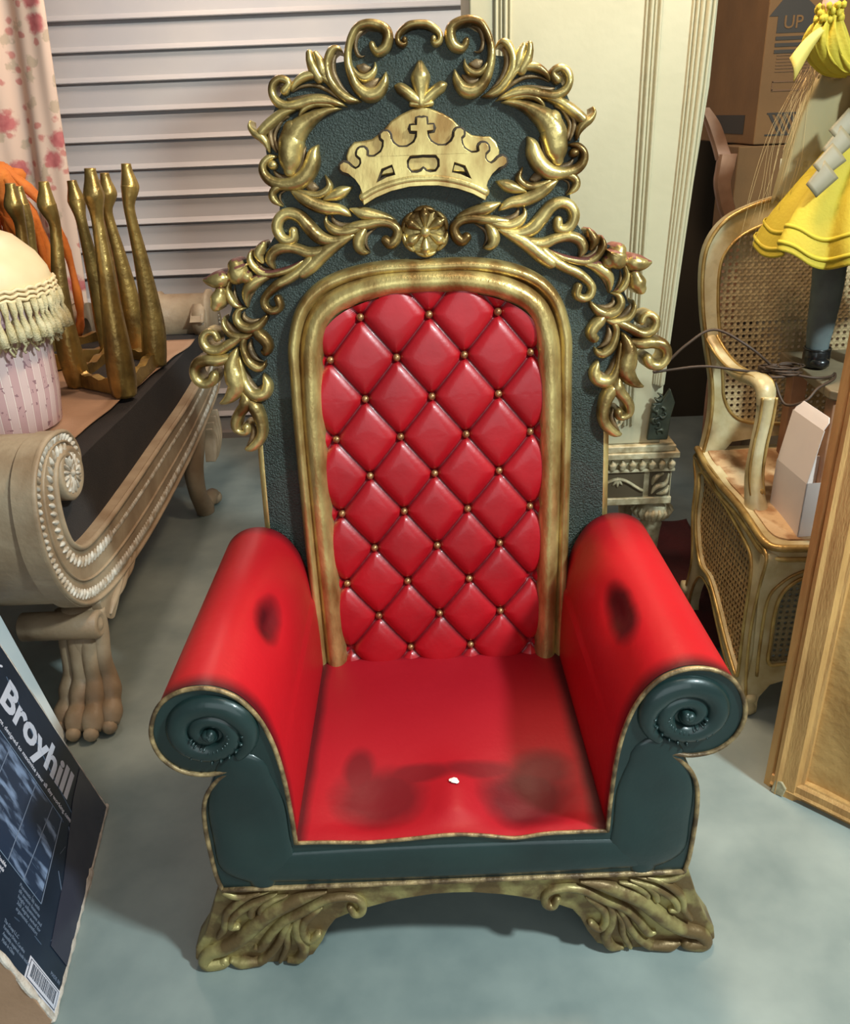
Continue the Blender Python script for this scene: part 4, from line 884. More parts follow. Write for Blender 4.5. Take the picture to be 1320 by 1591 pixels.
# arms
for sx in (-1, 1):
    X_ = lambda x, sx=sx: x if sx < 0 else 2.6 - x
    A_ = cr([(X_(0.965), 2.775, 1.00, 0.020), (X_(0.985), 2.72, 0.955, 0.022), (X_(0.992), 2.62, 0.935, 0.024), (X_(0.990), 2.50, 0.945, 0.027), (X_(0.995), 2.41, 0.958, 0.031), (X_(1.0), 2.365, 0.945, 0.031), (X_(1.0), 2.35, 0.90, 0.027)], 6)
    mb = MB(); mb.tube([p[:3] for p in A_], [p[3] for p in A_], 14, flat=0.75, up=(0, 0, 1)); am = mb.build('arm', CHAIRP, ch, True)
    B_ = cr([(X_(1.0), 2.352, 0.93, 0.030), (X_(0.998), 2.348, 0.86, 0.027), (X_(0.990), 2.345, 0.78, 0.026), (X_(0.985), 2.335, 0.70, 0.029), (X_(0.990), 2.315, 0.63, 0.036), (X_(1.0), 2.30, 0.575, 0.042)], 6)
    mb = MB(); mb.tube([p[:3] for p in B_], [p[3] for p in B_], 14, flat=0.8, up=(1, 0, 0)); mb.build('arm_post', CHAIRP, ch, True)
    mb = MB()
    for d_ in (-0.022, 0.022):
        E_ = [(p[0] + d_ * (1.0 if d_ * (-sx) > 0 else 0.8), p[1] - p[3] * 0.62, p[2]) for p in B_]
        mb.tube(E_[:int(len(E_) * 0.78)], 0.0045, 7)
    mb.ball((B_[int(len(B_) * 0.74)][0] + 0.01, B_[int(len(B_) * 0.74)][1] - 0.026, B_[int(len(B_) * 0.74)][2]), 0.011, 10)
    T_ = [(p[0] + sx * 0.020, p[1], p[2] + p[3] * 0.45) for p in A_]; mb.tube(T_, 0.005, 7)
    T_ = [(p[0] - sx * 0.020, p[1], p[2] + p[3] * 0.45) for p in A_]; mb.tube(T_, 0.005, 7)
    mb.build('gilt_edge', CHAIRG, ch, True)

# white carton on the chair seat
wb = thing('open_white_box', 'small white carton with its lid flap raised, standing on the cane chair seat', 'box', (1.14, 2.25, 0.582))
A0 = Vector((1.046, 2.125, 0.584)); ex = Vector((0.165, 0.012, 0)); ey = Vector((-0.006, 0.19, 0.0)); ez = Vector((0.002, 0.0, 0.163)); t_ = 0.003
mb = MB()
mb.obox(A0, ex, ey.normalized() * t_, ez); mb.obox(A0 + ey, ex, ey.normalized() * t_, ez); mb.obox(A0, ey, ex.normalized() * t_, ez); mb.obox(A0 + ex, ey, ex.normalized() * t_, ez); mb.obox(A0, ex, ey, Vector((0, 0, t_)))
mb.build('carton_body', WHITEC, wb)
ld = Vector((0.035, 0.02, 0.155)); H = A0 + ez
mb = MB(); q = [(0, 0), (0.19, 0), (0.19, 0.15), (0.185, 0.150), (0.185, 0.178), (0.170, 0.192), (0.020, 0.192), (0.005, 0.178), (0.005, 0.150), (0, 0.15)]
ln = ey.normalized().cross(ld.normalized())
def flid(a, b, n):
    k = max(0, b - 0.152)
    return H + ey.normalized() * a + ld.normalized() * (b - k * 0.25) + ln * (n) + Vector((0.8, 0, -0.1)) * k * 0.4
mb.plate([q], flid, 0, 0.002); mb.build('lid_flap', WHITEC, wb)

# little table standing on the chair, and the cord on it
tb = thing('small_table', 'small grey-topped wooden table under the doll, standing on the cane chair seat', 'table', (1.32, 2.5, 0.6))
tp = [(1.190, 2.74), (1.175, 2.50), (1.160, 2.31), (1.178, 2.285), (1.48, 2.27), (1.50, 2.74)]
o = MB().plate([tp], lambda a, b, n: Vector((a, b, 0.925 + n)), 0, 0.028).build('table_top', STONE, tb); bevel(o, 0.005)
for lx, ly in ((1.172, 2.30), (1.44, 2.30), (1.21, 2.66), (1.44, 2.66)):
    o = MB().box((lx, ly, 0.585), (lx + 0.05, ly + 0.05, 0.925)).build('leg', WOODP, tb); bevel(o, 0.004)
mb = MB()
for P_ in ([(1.05, 2.45, 0.985), (0.97, 2.45, 1.05), (0.88, 2.5, 1.093), (0.80, 2.5, 1.05), (0.735, 2.5, 0.985), (0.709, 2.5, 0.971), (0.76, 2.5, 0.976), (0.86, 2.48, 0.988), (0.97, 2.46, 0.975), (1.05, 2.42, 0.98)],
           [(1.06, 2.42, 0.98), (1.14, 2.38, 0.97), (1.20, 2.40, 0.965), (1.222, 2.42, 0.968), (1.20, 2.38, 0.962), (1.14, 2.34, 0.95), (1.10, 2.32, 0.92), (1.06, 2.36, 0.90), (1.04, 2.40, 0.955)]):
    mb.tube(cr(P_, 8), 0.0042, 7)
rr = random.Random(4)
for k in range(16):
    c = (1.07 + rr.uniform(-0.02, 0.025), 2.43 + rr.uniform(-0.02, 0.02), 0.972 + rr.uniform(-0.004, 0.02)); r1, r2 = rr.uniform(0.03, 0.062), rr.uniform(0.02, 0.035); a0 = rr.uniform(-0.4, 0.4); tl = rr.uniform(-0.5, 0.5)
    mb.tube([(c[0] + r1 * math.cos(t) * math.cos(a0) - r2 * math.sin(t) * math.sin(a0), c[1] + r2 * math.sin(t), c[2] + tl * 0.4 * r2 * math.sin(t) + 0.3 * r1 * math.cos(t) * tl) for t in np.linspace(0, 6.28, 22)], 0.0028, 6)
tag(mb.build('coiled_cord', CORD, None, True), 'thin brown cord coiled on the arm of the cane chair, looping out to the left', 'cord')

# ================================================================== doll in a yellow dress
doll = thing('doll', 'doll in a yellow puff-sleeved dress and grey stockings, standing on a small table', 'doll', (1.30, 2.55, 0.954))
def skin_body(name, chains, m, parent, sub=2):
    V = []; E = []; Rr = []
    for chn in chains:
        base = None
        for i, (p, r) in enumerate(chn):
            if isinstance(p, int): base = p; continue
            V.append(p); Rr.append(r)
            if base is not None: E.append((base, len(V) - 1))
            base = len(V) - 1
    off = WLOC[parent.name]
    me = bpy.data.meshes.new(name); me.from_pydata([tuple(Vector(v) - off) for v in V], E, [])
    o = bpy.data.objects.new(name, me); C.objects.link(o); o.parent = parent
    sk = o.modifiers.new('skin', 'SKIN'); sk.use_smooth_shade = True
    for i, r in enumerate(Rr):
        d = me.skin_vertices[0].data[i]; d.radius = (r, r); d.use_root = (i == 0)
    s_ = o.modifiers.new('sub', 'SUBSURF'); s_.levels = sub; s_.render_levels = sub
    me.materials.append(m); WLOC[o.name] = off
    return o
HX, HY = 1.30, 2.56
pel = (HX + 0.02, HY, 1.50)
chains = [
    [(pel, 0.062), ((HX + 0.01, HY, 1.60), 0.052), ((HX, HY, 1.70), 0.060), ((HX, HY, 1.78), 0.055), ((HX, HY, 1.83), 0.024), ((HX, HY - 0.005, 1.88), 0.026), ((HX, HY - 0.01, 1.94), 0.062), ((HX, HY, 2.00), 0.056)],
    [(3, 0), ((HX - 0.075, HY, 1.795), 0.030), ((HX - 0.15, HY - 0.01, 1.78), 0.024), ((HX - 0.195, HY - 0.02, 1.85), 0.021), ((HX - 0.198, HY - 0.02, 1.92), 0.020), ((HX - 0.19, HY - 0.02, 1.965), 0.022)],
    [(3, 0), ((HX + 0.075, HY, 1.795), 0.030), ((HX + 0.15, HY, 1.73), 0.024), ((HX + 0.19, HY - 0.02, 1.64), 0.020), ((HX + 0.20, HY - 0.05, 1.56), 0.016)],
]
body_ = skin_body('body', chains, SKIN, doll)
def finger(mb, p, d, ln_, r, curl, up):
    p = Vector(p); d = Vector(d).normalized(); up = Vector(up); pts = [p]
    for k in range(4):
        p = p + d * ln_ / 4; pts.append(p.copy()); d = (d + up * curl).normalized()
    mb.tube(pts, [r, r, r * 0.92, r * 0.85, r * 0.6], 8)
for (hx, hy, hz, dz) in ((HX - 0.19, HY - 0.02, 1.975, 1), (HX + 0.20, HY - 0.06, 1.545, -1)):
    mb = MB(); mb.ball((hx, hy, hz), 0.021, 12, (0.95, 0.6, 1.1))
    for k, ln_ in enumerate((0.034, 0.040, 0.037, 0.029)):
        finger(mb, (hx - 0.015 + 0.010 * k, hy - 0.002, hz + dz * 0.018), (0.12 * (k - 1.5), -0.1, dz), ln_, 0.0052, 0.28, (0, -1, 0))
    finger(mb, (hx - 0.016, hy - 0.004, hz), (-0.8, -0.3, dz * 0.6), 0.028, 0.0058, 0.2, (0.2, -0.2, dz * 0.6))
    mb.build('hand', SKIN, doll, True)
# legs
for sx in (-1, 1):
    lx = HX + 0.0 + sx * 0.055 - (0.025 if sx < 0 else -0.02)
    L_ = cr([(HX + sx * 0.05, HY, 1.50, 0.052), (lx, HY - 0.005, 1.32, 0.048), (lx, HY - 0.012, 1.20, 0.045), (lx, HY - 0.01, 1.10, 0.040), (lx, HY - 0.008, 1.03, 0.034), (lx, HY - 0.012, 0.985, 0.030)], 5)
    mb = MB(); mb.tube([p[:3] for p in L_], [p[3] for p in L_], 16, up=(0, 1, 0)); mb.build('stocking_leg', STOCK, doll, True)
    mb = MB(); mb.ball((lx, HY - 0.030, 0.974), 0.033, 16, (0.95, 1.15, 0.62)); mb.lathe([(0.034, 0), (0.040, 0.004), (0.040, 0.050), (0.036, 0.056)], (lx, HY - 0.012, 0.956), 22); mb.build('shoe', BLACK, doll, True)
    mb = MB(); mb.tube([(lx + 0.039 * math.cos(t), HY - 0.012 + 0.039 * math.sin(t), 1.012 + 0.001 * math.sin(t * 9)) for t in np.linspace(0, 2 * PI, 22)[:-1]], 0.0032, 6, closed=True); mb.build('shoe_trim', BLACK, doll, True)
# bodice, skirt, sleeve, cuff
def ring_loft(rings, nfold, amp, name, m, parent, K=160, ph=0.0, j=0.25):
    """rings: (cx,cy,cz,rx,ry,fold,tiltx)"""
    V = []; F = []; n = len(rings)
    for i, (cx, cy, cz, rx, ry, fo, tx) in enumerate(rings):
        for k in range(K):
            a = 2 * PI * k / K
            w = 1 + fo * (amp * math.sin(nfold * a + ph + 0.8 * math.sin(2 * a)) + amp * j * math.sin(nfold * 2.3 * a + 1.3))
            V.append((cx + rx * w * math.cos(a), cy + ry * w * math.sin(a), cz + tx * math.cos(a) + fo * 0.010 * math.sin(nfold * a + 1.5)))
    for i in range(n - 1):
        for k in range(K): F.append((i * K + k, i * K + (k + 1) % K, (i + 1) * K + (k + 1) % K, (i + 1) * K + k))
    mb = MB().add(V, F); o = mb.build(name, m, parent, True)
    s = o.modifiers.new('thick', 'SOLIDIFY'); s.thickness = 0.003
    return o
ring_loft([(HX, HY, 1.80, 0.045, 0.040, 0.2, 0), (HX, HY, 1.785, 0.075, 0.055, 0.3, 0), (HX - 0.01, HY, 1.72, 0.078, 0.062, 0.3, 0), (HX - 0.02, HY, 1.65, 0.066, 0.055, 0.3, 0), (HX - 0.028, HY, 1.60, 0.060, 0.052, 0.6, 0)], 26, 0.03, 'bodice', YEL, doll)
sk = [(HX - 0.030, HY, 1.615, 0.060, 0.052, 0.5, 0.0), (HX - 0.035, HY, 1.59, 0.075, 0.066, 1.2, 0.0), (HX - 0.045, HY, 1.53, 0.108, 0.10, 1.2, 0.004), (HX - 0.058, HY - 0.005, 1.45, 0.150, 0.14, 1.3, -0.004), (HX - 0.060, HY - 0.01, 1.37, 0.190, 0.175, 1.5, -0.016), (HX - 0.058, HY - 0.015, 1.31, 0.212, 0.20, 1.8, -0.030), (HX - 0.052, HY - 0.02, 1.268, 0.226, 0.21, 2.0, -0.040)]
skc = cr(sk, 4)
so1 = ring_loft(skc, 7, 0.07, 'skirt', YEL, doll, ph=0.6)
for zz, idx in (('hem_tuck', len(skc) - 8), ('hem_tuck', len(skc) - 4)):
    q = skc[idx]
    ring_loft([(q[0], q[1], q[2] + 0.006, q[3] + 0.002, q[4] + 0.002, q[5], q[6]), (q[0], q[1], q[2], q[3] + 0.006, q[4] + 0.006, q[5], q[6]), (q[0], q[1], q[2] - 0.007, q[3] + 0.004, q[4] + 0.004, q[5], q[6])], 7, 0.07, zz, mat('hem_tuck_thread', (186, 166, 40), 0.7) if 'hem_tuck_thread' not in MATS else MATS['hem_tuck_thread'], so1, ph=0.6)  # hem tucks in one even, slightly deeper yellow than the dress
sl_ = [(1.106, 2.54, 1.915, 0.026, 0.024, 1.0, 0.0), (1.106, 2.54, 1.893, 0.024, 0.022, 1.0, 0.0), (1.108, 2.54, 1.878, 0.030, 0.028, 1.3, 0.0), (1.108, 2.545, 1.855, 0.048, 0.042, 1.2, -0.004), (1.118, 2.55, 1.820, 0.062, 0.052, 1.0, -0.010), (1.140, 2.555, 1.788, 0.062, 0.054, 0.8, -0.010), (1.175, 2.56, 1.768, 0.054, 0.05, 0.8, 0.0), (1.215, 2.56, 1.775, 0.040, 0.05, 0.6, 0.02)]
ring_loft(cr(sl_, 4), 12, 0.07, 'puffed_sleeve', YEL, doll, ph=1.0)
sl2 = [(2 * HX - a + 0.02, b, c, d, e, f_, g_) for a, b, c, d, e, f_, g_ in sl_[3:]]
ring_loft(cr(sl2, 4), 12, 0.07, 'puffed_sleeve', YEL, doll, ph=1.0)
mb = MB(); rr = random.Random(9)
for k in range(34):
    a = 2 * PI * k / 34; r = 0.030 + rr.uniform(-0.003, 0.006)
    mb.ball((1.106 + r * math.cos(a), 2.54 + r * 0.9 * math.sin(a), 1.900 + rr.uniform(-0.014, 0.022)), 0.0085, 7, (1, 1, 1.2))
mb.build('ruffled_cuff', YEL, doll, True)
mb = MB(); mb.grid(12, 10, lambda u, v: (1.085 - 0.085 * v + 0.02 * u * v, 2.52 - 0.015 * math.sin(u * 3) - 0.02 * v, 1.875 - 0.075 * v - (0.035 + 0.01 * v) * u + 0.012 * math.sin(v * 3 + u)))
o = mb.build('sleeve_flap', YELP, doll, True); s = o.modifiers.new('thick', 'SOLIDIFY'); s.thickness = 0.003
# ribbon folds and hanging net / hair
mb = MB()
for k in range(4):
    c = Vector((1.200 - 0.022 * k, 2.50 - 0.020 * k, 1.655 - 0.042 * k)); d = Vector((-0.75, -0.1, -0.62 - 0.12 * (k % 2))).normalized(); s_ = Vector((0.62, -0.25, -0.75)).normalized()
    mb.grid(8, 8, lambda u, v, c=c, d=d, s_=s_, k=k: c + d * (0.075 * v) + s_ * (0.062 * (u - 0.5) * (1 - 0.25 * v)) + Vector((0, -0.004 * math.sin(u * PI) - 0.006 * v + 0.004 * k, 0)))
o = mb.build('silver_ribbon', SILV, doll, True); s = o.modifiers.new('thick', 'SOLIDIFY'); s.thickness = 0.002
mb = MB(); rr = random.Random(21)
for k in range(34):
    x0 = 1.02 + 0.13 * rr.random() ** 0.8; z0 = 1.80 - 0.05 * rr.random(); x1 = x0 - 0.05 * rr.random() * (1.12 - x0) / 0.1 - 0.02; ln_ = rr.uniform(0.15, 0.55); y0 = 2.60 + rr.uniform(-0.02, 0.05)
    mb.tube(cr([(1.12 + (x0 - 1.12) * 0.3, y0, z0), (x0, y0 + 0.01, z0 - ln_ * 0.35), ((x0 + x1) / 2 + rr.uniform(-.01, .01), y0, z0 - ln_ * 0.7), (x1, y0 + rr.uniform(-.01, .01), z0 - ln_)], 4), 0.0004, 4)
h_ = mb.build('long_hair', HAIR, doll, True)
vm = VEIL; nt = vm.node_tree; tr = nt.nodes.new('ShaderNodeBsdfTransparent'); mx = nt.nodes.new('ShaderNodeMixShader'); mx.inputs[0].default_value = 0.55
nt.links.new(tr.outputs[0], mx.inputs[1]); nt.links.new(P(vm).outputs[0], mx.inputs[2]); nt.links.new(mx.outputs[0], nt.nodes['Material Output'].inputs[0])
ring_loft(cr([(1.19, 2.62, 1.76, 0.055, 0.02, 0.8, 0), (1.165, 2.62, 1.66, 0.075, 0.025, 1, 0), (1.13, 2.62, 1.55, 0.062, 0.025, 1, 0), (1.09, 2.62, 1.44, 0.04, 0.02, 1, 0)], 4), 5, 0.06, 'net_veil', VEIL, doll, K=60)
mb = MB(); mb.ball((HX, HY + 0.012, 1.975), 0.078, 16, (1, 1, 1)); 
for k in range(24):
    a = PI * k / 23
    mb.tube(cr([(HX + 0.06 * math.cos(a), HY + 0.02 + 0.05 * math.sin(a), 2.02), (HX + 0.082 * math.cos(a), HY + 0.03 + 0.06 * math.sin(a), 1.94), (HX + 0.085 * math.cos(a), HY + 0.04 + 0.05 * math.sin(a), 1.85)], 3), [0.012] * 6 + [0.004], 6)
mb.build('hair', HAIR, doll, True)
mb = MB()
for sx in (-1, 1): mb.ball((HX + sx * 0.022, HY - 0.067, 1.955), 0.006, 8)
mb.build('eyes', BLACK, doll, True)
mb = MB(); mb.ball((HX, HY - 0.074, 1.938), 0.007, 8, (0.8, 1, 1)); mb.ball((HX - 0.068, HY - 0.005, 1.945), 0.012, 8, (0.5, 0.8, 1)); mb.ball((HX + 0.068, HY - 0.005, 1.945), 0.012, 8, (0.5, 0.8, 1)); mb.build('nose_and_ears', SKIN, doll, True)
mb = MB(); mb.ball((HX, HY - 0.066, 1.917), 0.010, 8, (1, 0.4, 0.35)); mb.build('mouth', BOLE, doll, True)

# ================================================================== framed panel leaning at the right
FO_ = Vector((0.906, 1.795, 0.0)); fd = Vector((0.702, -0.712, 0)); fu = Vector((0.030, 0.030, 1.0)).normalized(); fn = Vector((-0.712, -0.702, 0.0))
def ffm(a, b, n): return FO_ + fd * a + fu * b + fn * n
pn = thing('framed_panel', 'gilt wooden frame backed with brown paper, standing upright against the cane chair', 'frame', FO_ + fd * 0.3)
def framepiece(nm, a0, a1, b0, b1, vert, m=WOODF, par=pn):
    mb = MB()
    prof = [(0.0, -0.03), (0.0, 0.004), (0.018, 0.010), (0.024, 0.004), (0.030, 0.022), (0.040, 0.026), (0.050, 0.020), (0.085, 0.020), (0.094, 0.006), (0.102, 0.004), (0.102, -0.03)]
    V = []; n = len(prof); segs = 16; rr = random.Random(2)
    for k in range(segs + 1):
        t = k / segs
        for o_, h_ in prof:
            j = rr.uniform(-0.0012, 0.0012)
            V.append(ffm(a0 + o_, b0 + (b1 - b0) * t, h_ + j) if vert else ffm(a0 + (a1 - a0) * t, b0 + o_ * 0.55, h_ * 0.8 + j))
    F = [(k * n + i, k * n + (i + 1) % n, (k + 1) * n + (i + 1) % n, (k + 1) * n + i) for k in range(segs) for i in range(n)]
    F += [tuple(range(n)), tuple(segs * n + i for i in range(n))]
    mb.add(V, F); return mb.build(nm, m, par)
framepiece('stile', 0.0, 0, 0.0, 1.75, True)
framepiece('bottom_rail', 0.02, 1.16, 0.0, 0, False)  # far end unseen, widened so the panel keeps daylight off the cane chair
mb = MB(); mb.plate([[(1.08, 0), (1.18, 0), (1.18, 1.75), (1.08, 1.75)]], ffm, -0.03, 0.018); mb.build('stile', WOODF, pn)
mb = MB(); mb.plate([[(0.0, 1.68), (1.18, 1.68), (1.18, 1.76), (0.0, 1.76)]], ffm, -0.03, 0.018); mb.build('top_rail', WOODF, pn)
mb = MB()
mb.grid(70, 80, lambda u, v: ffm(0.098 + 1.0 * u, 0.045 + 1.64 * v, -0.012 + 0.012 * noise.noise(Vector((u * 9, v * 9, 1))) + 0.020 * math.exp(-((u - 0.18 - 0.2 * v) / 0.034) ** 2)))
mb.build('backing_paper', PAPER, pn, True)
mb = MB(); mb.plate([[(0.028, 0.002), (0.060, 0.0), (0.066, 0.03), (0.052, 0.046), (0.034, 0.044)]], ffm, 0.012, 0.026); bevel(mb.build('corner_chip', CREAMD, pn), 0.003)

# dark red cloth on the floor beyond
mb = MB(); mb.grid(40, 50, lambda u, v: (0.42 + 0.75 * u + 0.04 * noise.noise(Vector((v * 4, 2, 0))), 2.42 + 1.0 * v + 0.05 * noise.noise(Vector((u * 4, 5, 0))), 0.012 + 0.035 * max(0, noise.noise(Vector((u * 4, v * 5, 3))) + 0.25)))
o = mb.build('dark_red_cloth', REDCL, None, True); tag(o, 'dark red cloth lying on the floor beneath the console legs', 'cloth')
s = o.modifiers.new('thick', 'SOLIDIFY'); s.thickness = 0.004

# ================================================================== carved daybed on the left
day = thing('daybed_frame', 'long carved cream daybed frame with scrolled ends and lion-paw feet along the left', 'daybed', (-1.3, 3.1, 0))
DO = [(2.30, .79), (2.328, .86), (2.275, .935), (2.17, .958), (2.08, .94), (2.01, .88), (1.98, .78), (1.985, .66), (2.045, .53), (2.16, .43), (2.36, .375), (2.7, .355), (3.1, .37), (3.5, .405), (3.85, .455), (4.1, .51), (4.28, .62), (4.36, .76), (4.3, .88), (4.18, .94), (4.05, .93), (3.96, .87)]
DI = [(2.25, .80), (2.262, .84), (2.245, .87), (2.20, .882), (2.165, .865), (2.14, .82), (2.13, .75), (2.14, .68), (2.17, .635), (2.24, .60), (2.4, .59), (2.7, .595), (3.1, .61), (3.5, .625), (3.8, .65), (3.98, .68), (4.1, .73), (4.15, .80), (4.14, .85), (4.11, .88), (4.07, .88), (4.03, .86)]
DOc, DIc = cr(DO, 5), cr(DI, 5)
def fday(x0, s): return lambda y, z, n: Vector((x0 + s * n, y, z))
for x0, s, nm in ((-1.0, 1, 'side_rail'), (-1.64, -1, 'side_rail')):
    f_ = fday(x0, s)
    o = MB().plate([DOc + DIc[::-1]], f_, -0.055, 0.0).build(nm, CREAMW, day); bevel(o, 0.004, 2, 40)
    def mid(t): return [((a + (c - a) * t), (b + (d - b) * t)) for (a, b), (c, d) in zip(DOc, DIc)]
    mb = MB()
    for t, wd in ((0.05, 0.007), (0.42, 0.004), (0.95, 0.009)):
        stroke(mb, [(a, b, wd) for a, b in mid(t)], f_, 0.9, 0.003, 0, -0.004, sub=1)
    mb.build('edge_moulding', CREAMW, o, True)
    if s > 0:
        for t, nm2, wd, st in ((0.20, 'rope_moulding', 0.013, 0.021), (0.72, 'gadroon_moulding', 0.014, 0.024)):
            mb = MB(); pts = mid(t); acc = 0; n_ = 0
            lim = len(pts)
            for i in range(1, lim):
                (a0, b0), (a1, b1) = pts[i - 1], pts[i]; L_ = math.hypot(a1 - a0, b1 - b0); 
                while acc < L_:
                    k = acc / L_; y, z = a0 + (a1 - a0) * k, b0 + (b1 - b0) * k
                    tx, ty = (a1 - a0) / L_, (b1 - b0) / L_; nx, ny = -ty, tx; dx, dy = (nx + 0.45 * tx), (ny + 0.45 * ty)
                    sc_ = wd if not (nm2 == 'gadroon_moulding' and y > 2.45) else 0.006
                    stroke(mb, [(y - dx * sc_, z - dy * sc_, 0.003), (y, z, 0.0085 if sc_ > 0.01 else 0.005), (y + dx * sc_, z + dy * sc_, 0.003)], f_, 0.7, 0.003, 0, -0.003, sub=2, K=5)
                    acc += st if sc_ > 0.01 else 0.014
                acc -= L_
            mb.build(nm2, ROPE, o, True)
for (cy, cz), ax in (((2.245, 0.82), 1), ((4.06, 0.86), 1)):
    mb = MB(); mb.lathe([(0.078, -0.05), (0.078, 0.004), (0.068, 0.012), (0.058, 0.004), (0.0, 0.004)], (-1.0, cy, cz), 32, 'x'); vo = mb.build('volute', CREAMW, day, True)
    mb = MB()
    for k in range(16):
        a = 2 * PI * k / 16
        stroke(mb, [(cy + 0.012 * math.cos(a), cz + 0.012 * math.sin(a), 0.0025), (cy + 0.035 * math.cos(a), cz + 0.035 * math.sin(a), 0.006), (cy + 0.055 * math.cos(a), cz + 0.055 * math.sin(a), 0.004)], fday(-0.996, 1), 0.9, 0.003, 0, -0.003, sub=3, K=5)
    mb.ball((-0.994, cy, cz), 0.011, 10); mb.build('volute_rosette', ROPE, vo, True)
# rolled end boards between the two side rails
for sel, nm in ((slice(0, 52), 'rolled_end'),):
    pts = DOc[sel]; mb = MB()
    ins = [(a + (c - a) * 0.07, b + (d - b) * 0.07) for (a, b), (c, d) in zip(DOc[sel], DIc[sel])]
    mb.grid(len(ins), 2, lambda u, v, ins=ins: (-1.05 - 0.55 * v, ins[int(round(u * (len(ins) - 1)))][0], ins[int(round(u * (len(ins) - 1)))][1]))
    mi = [(a + (c - a) * 0.85, b + (d - b) * 0.85) for (a, b), (c, d) in zip(DOc[sel], DIc[sel])]
    mb.grid(len(mi), 2, lambda u, v, mi=mi: (-1.05 - 0.55 * v, mi[int(round(u * (len(mi) - 1)))][0], mi[int(round(u * (len(mi) - 1)))][1]))
    mb.build(nm, CREAMW, day, True)
mb = MB()
mb.plate([[(2.17, .60), (2.4, .56), (3.0, .57), (3.6, .60), (4.05, .66), (4.06, .80), (3.6, .79), (2.9, .79), (2.5, .80), (2.28, .80), (2.16, .74)]], fday(-1.035, 1), -0.57, 0.0)
bevel(mb.build('black_upholstery', BLACKF, day), 0.02, 3)
# legs
def paw_leg(y0, sy, x0, label=None):
    """lion-paw leg: lobes run down together and end in toes"""
    lg = MB()
    for k, (dx, dy) in enumerate(((-0.052, 0.0), (-0.018, -0.018), (0.020, -0.020), (0.052, -0.004))):
        rr_ = 0.026
        pts = [(x0 + dx * 0.9, y0 + 0.03 * sy, 0.36, 0.030), (x0 + dx, y0 + 0.02 * sy + dy * sy, 0.29, 0.028), (x0 + dx * 1.0, y0 + dy * sy, 0.20, 0.026), (x0 + dx * 1.1, y0 - 0.005 * sy + dy * sy, 0.145, 0.028), (x0 + dx * 1.25, y0 - 0.025 * sy + dy * sy * 1.3, 0.105, 0.034), (x0 + dx * 1.3, y0 - 0.045 * sy + dy * sy * 1.5, 0.075, 0.030), (x0 + dx * 1.4, y0 - 0.075 * sy + dy * sy * 1.8, 0.052, 0.036), (x0 + dx * 1.45, y0 - 0.100 * sy + dy * sy * 2.0, 0.026, 0.025)]
        c_ = cr(pts, 4); lg.tube([p[:3] for p in c_], [p[3] for p in c_], 12, up=(0, 1, 0))
        q = pts[-1]; lg.ball((q[0], q[1] - 0.012 * sy, q[2]), 0.024, 10)
    lg.lathe([(0.052, 0.02), (0.050, 0.12), (0.045, 0.38)], (x0, y0 + 0.015 * sy, 0.0), 18)
    o = lg.build('paw_leg', CREAMW, day, True)
    mb = MB(); mb.lathe([(0.036, -0.24), (0.044, -0.235), (0.044, -0.005), (0.038, 0.0), (0.030, 0.004), (0.026, -0.004), (0.016, 0.004), (0.0, 0.006)], (x0 + 0.075, y0 - 0.02 * sy, 0.335), 20, 'x'); mb.build('scroll_block', CREAMW, o, True)
    return o
paw_leg(2.235, 1, -1.075)
mb = MB()
fbk2 = fday(-1.005, 1)
o = MB().plate([cr([(2.26, 0.40), (2.27, 0.33), (2.32, 0.29), (2.36, 0.30), (2.43, 0.33), (2.50, 0.34), (2.58, 0.36), (2.64, 0.385), (2.4, 0.40)], 4, True)], fbk2, -0.05, 0.004).build('knee_bracket', CREAMW, day); bevel(o, 0.006, 2)
mb = MB()
for p in ([(2.30, 0.32, 0.004), (2.34, 0.34, 0.012), (2.40, 0.355, 0.010), (2.46, 0.375, 0.004)], [(2.38, 0.335, 0.004), (2.43, 0.345, 0.011), (2.50, 0.365, 0.008), (2.55, 0.385, 0.003)], [(2.47, 0.345, 0.004), (2.53, 0.356, 0.010), (2.60, 0.38, 0.004)]):
    stroke(mb, p, fbk2, 0.9, 0.004, 0.004, 0)
mb.build('bracket_leaf', CREAMW, o, True)
paw_leg(2.235, 1, -1.56)
for lx in (-1.06, -1.58):
    L_ = cr([(lx, 3.78, 0.47, 0.075), (lx, 3.72, 0.38, 0.070), (lx, 3.66, 0.27, 0.058), (lx, 3.66, 0.16, 0.050), (lx, 3.70, 0.08, 0.050), (lx, 3.74, 0.03, 0.055), (lx, 3.75, 0.0, 0.052)], 5)
    mb = MB(); mb.tube([p[:3] for p in L_], [p[3] for p in L_], 16, up=(1, 0, 0), flat=0.8)
    mb.ball((lx + 0.02, 3.84, 0.035), 0.038, 12, (1.2, 1.3, 0.9)); mb.tube([(lx, 3.74, 0.05), (lx + 0.01, 3.80, 0.045), (lx + 0.02, 3.85, 0.04)], 0.04, 10)
    lgo = mb.build('sabre_leg', CREAMW, day, True)
mb = MB()
for k in range(4):
    stroke(mb, [(3.80 + 0.05 * k, 0.40 + 0.015 * k, 0.006), (3.82 + 0.04 * k, 0.35, 0.016), (3.80 + 0.03 * k, 0.29, 0.014), (3.78 + 0.02 * k, 0.25, 0.004)], fday(-0.99, 1), 0.9, 0.004, 0, -0.04)
mb.build('knee_bracket', CREAMW, day, True)
mb = MB(); mb.lathe([(0.03, -0.48), (0.045, -0.47), (0.045, -0.30), (0.055, -0.27), (0.122, -0.255), (0.122, -0.235), (0.108, -0.225), (0.106, -0.03), (0.124, -0.015), (0.124, 0.0), (0.08, 0.006)], (-0.985, 4.13, 0.865), 32, 'x'); mb.build('bolster_roll', CREAMW, day, True)

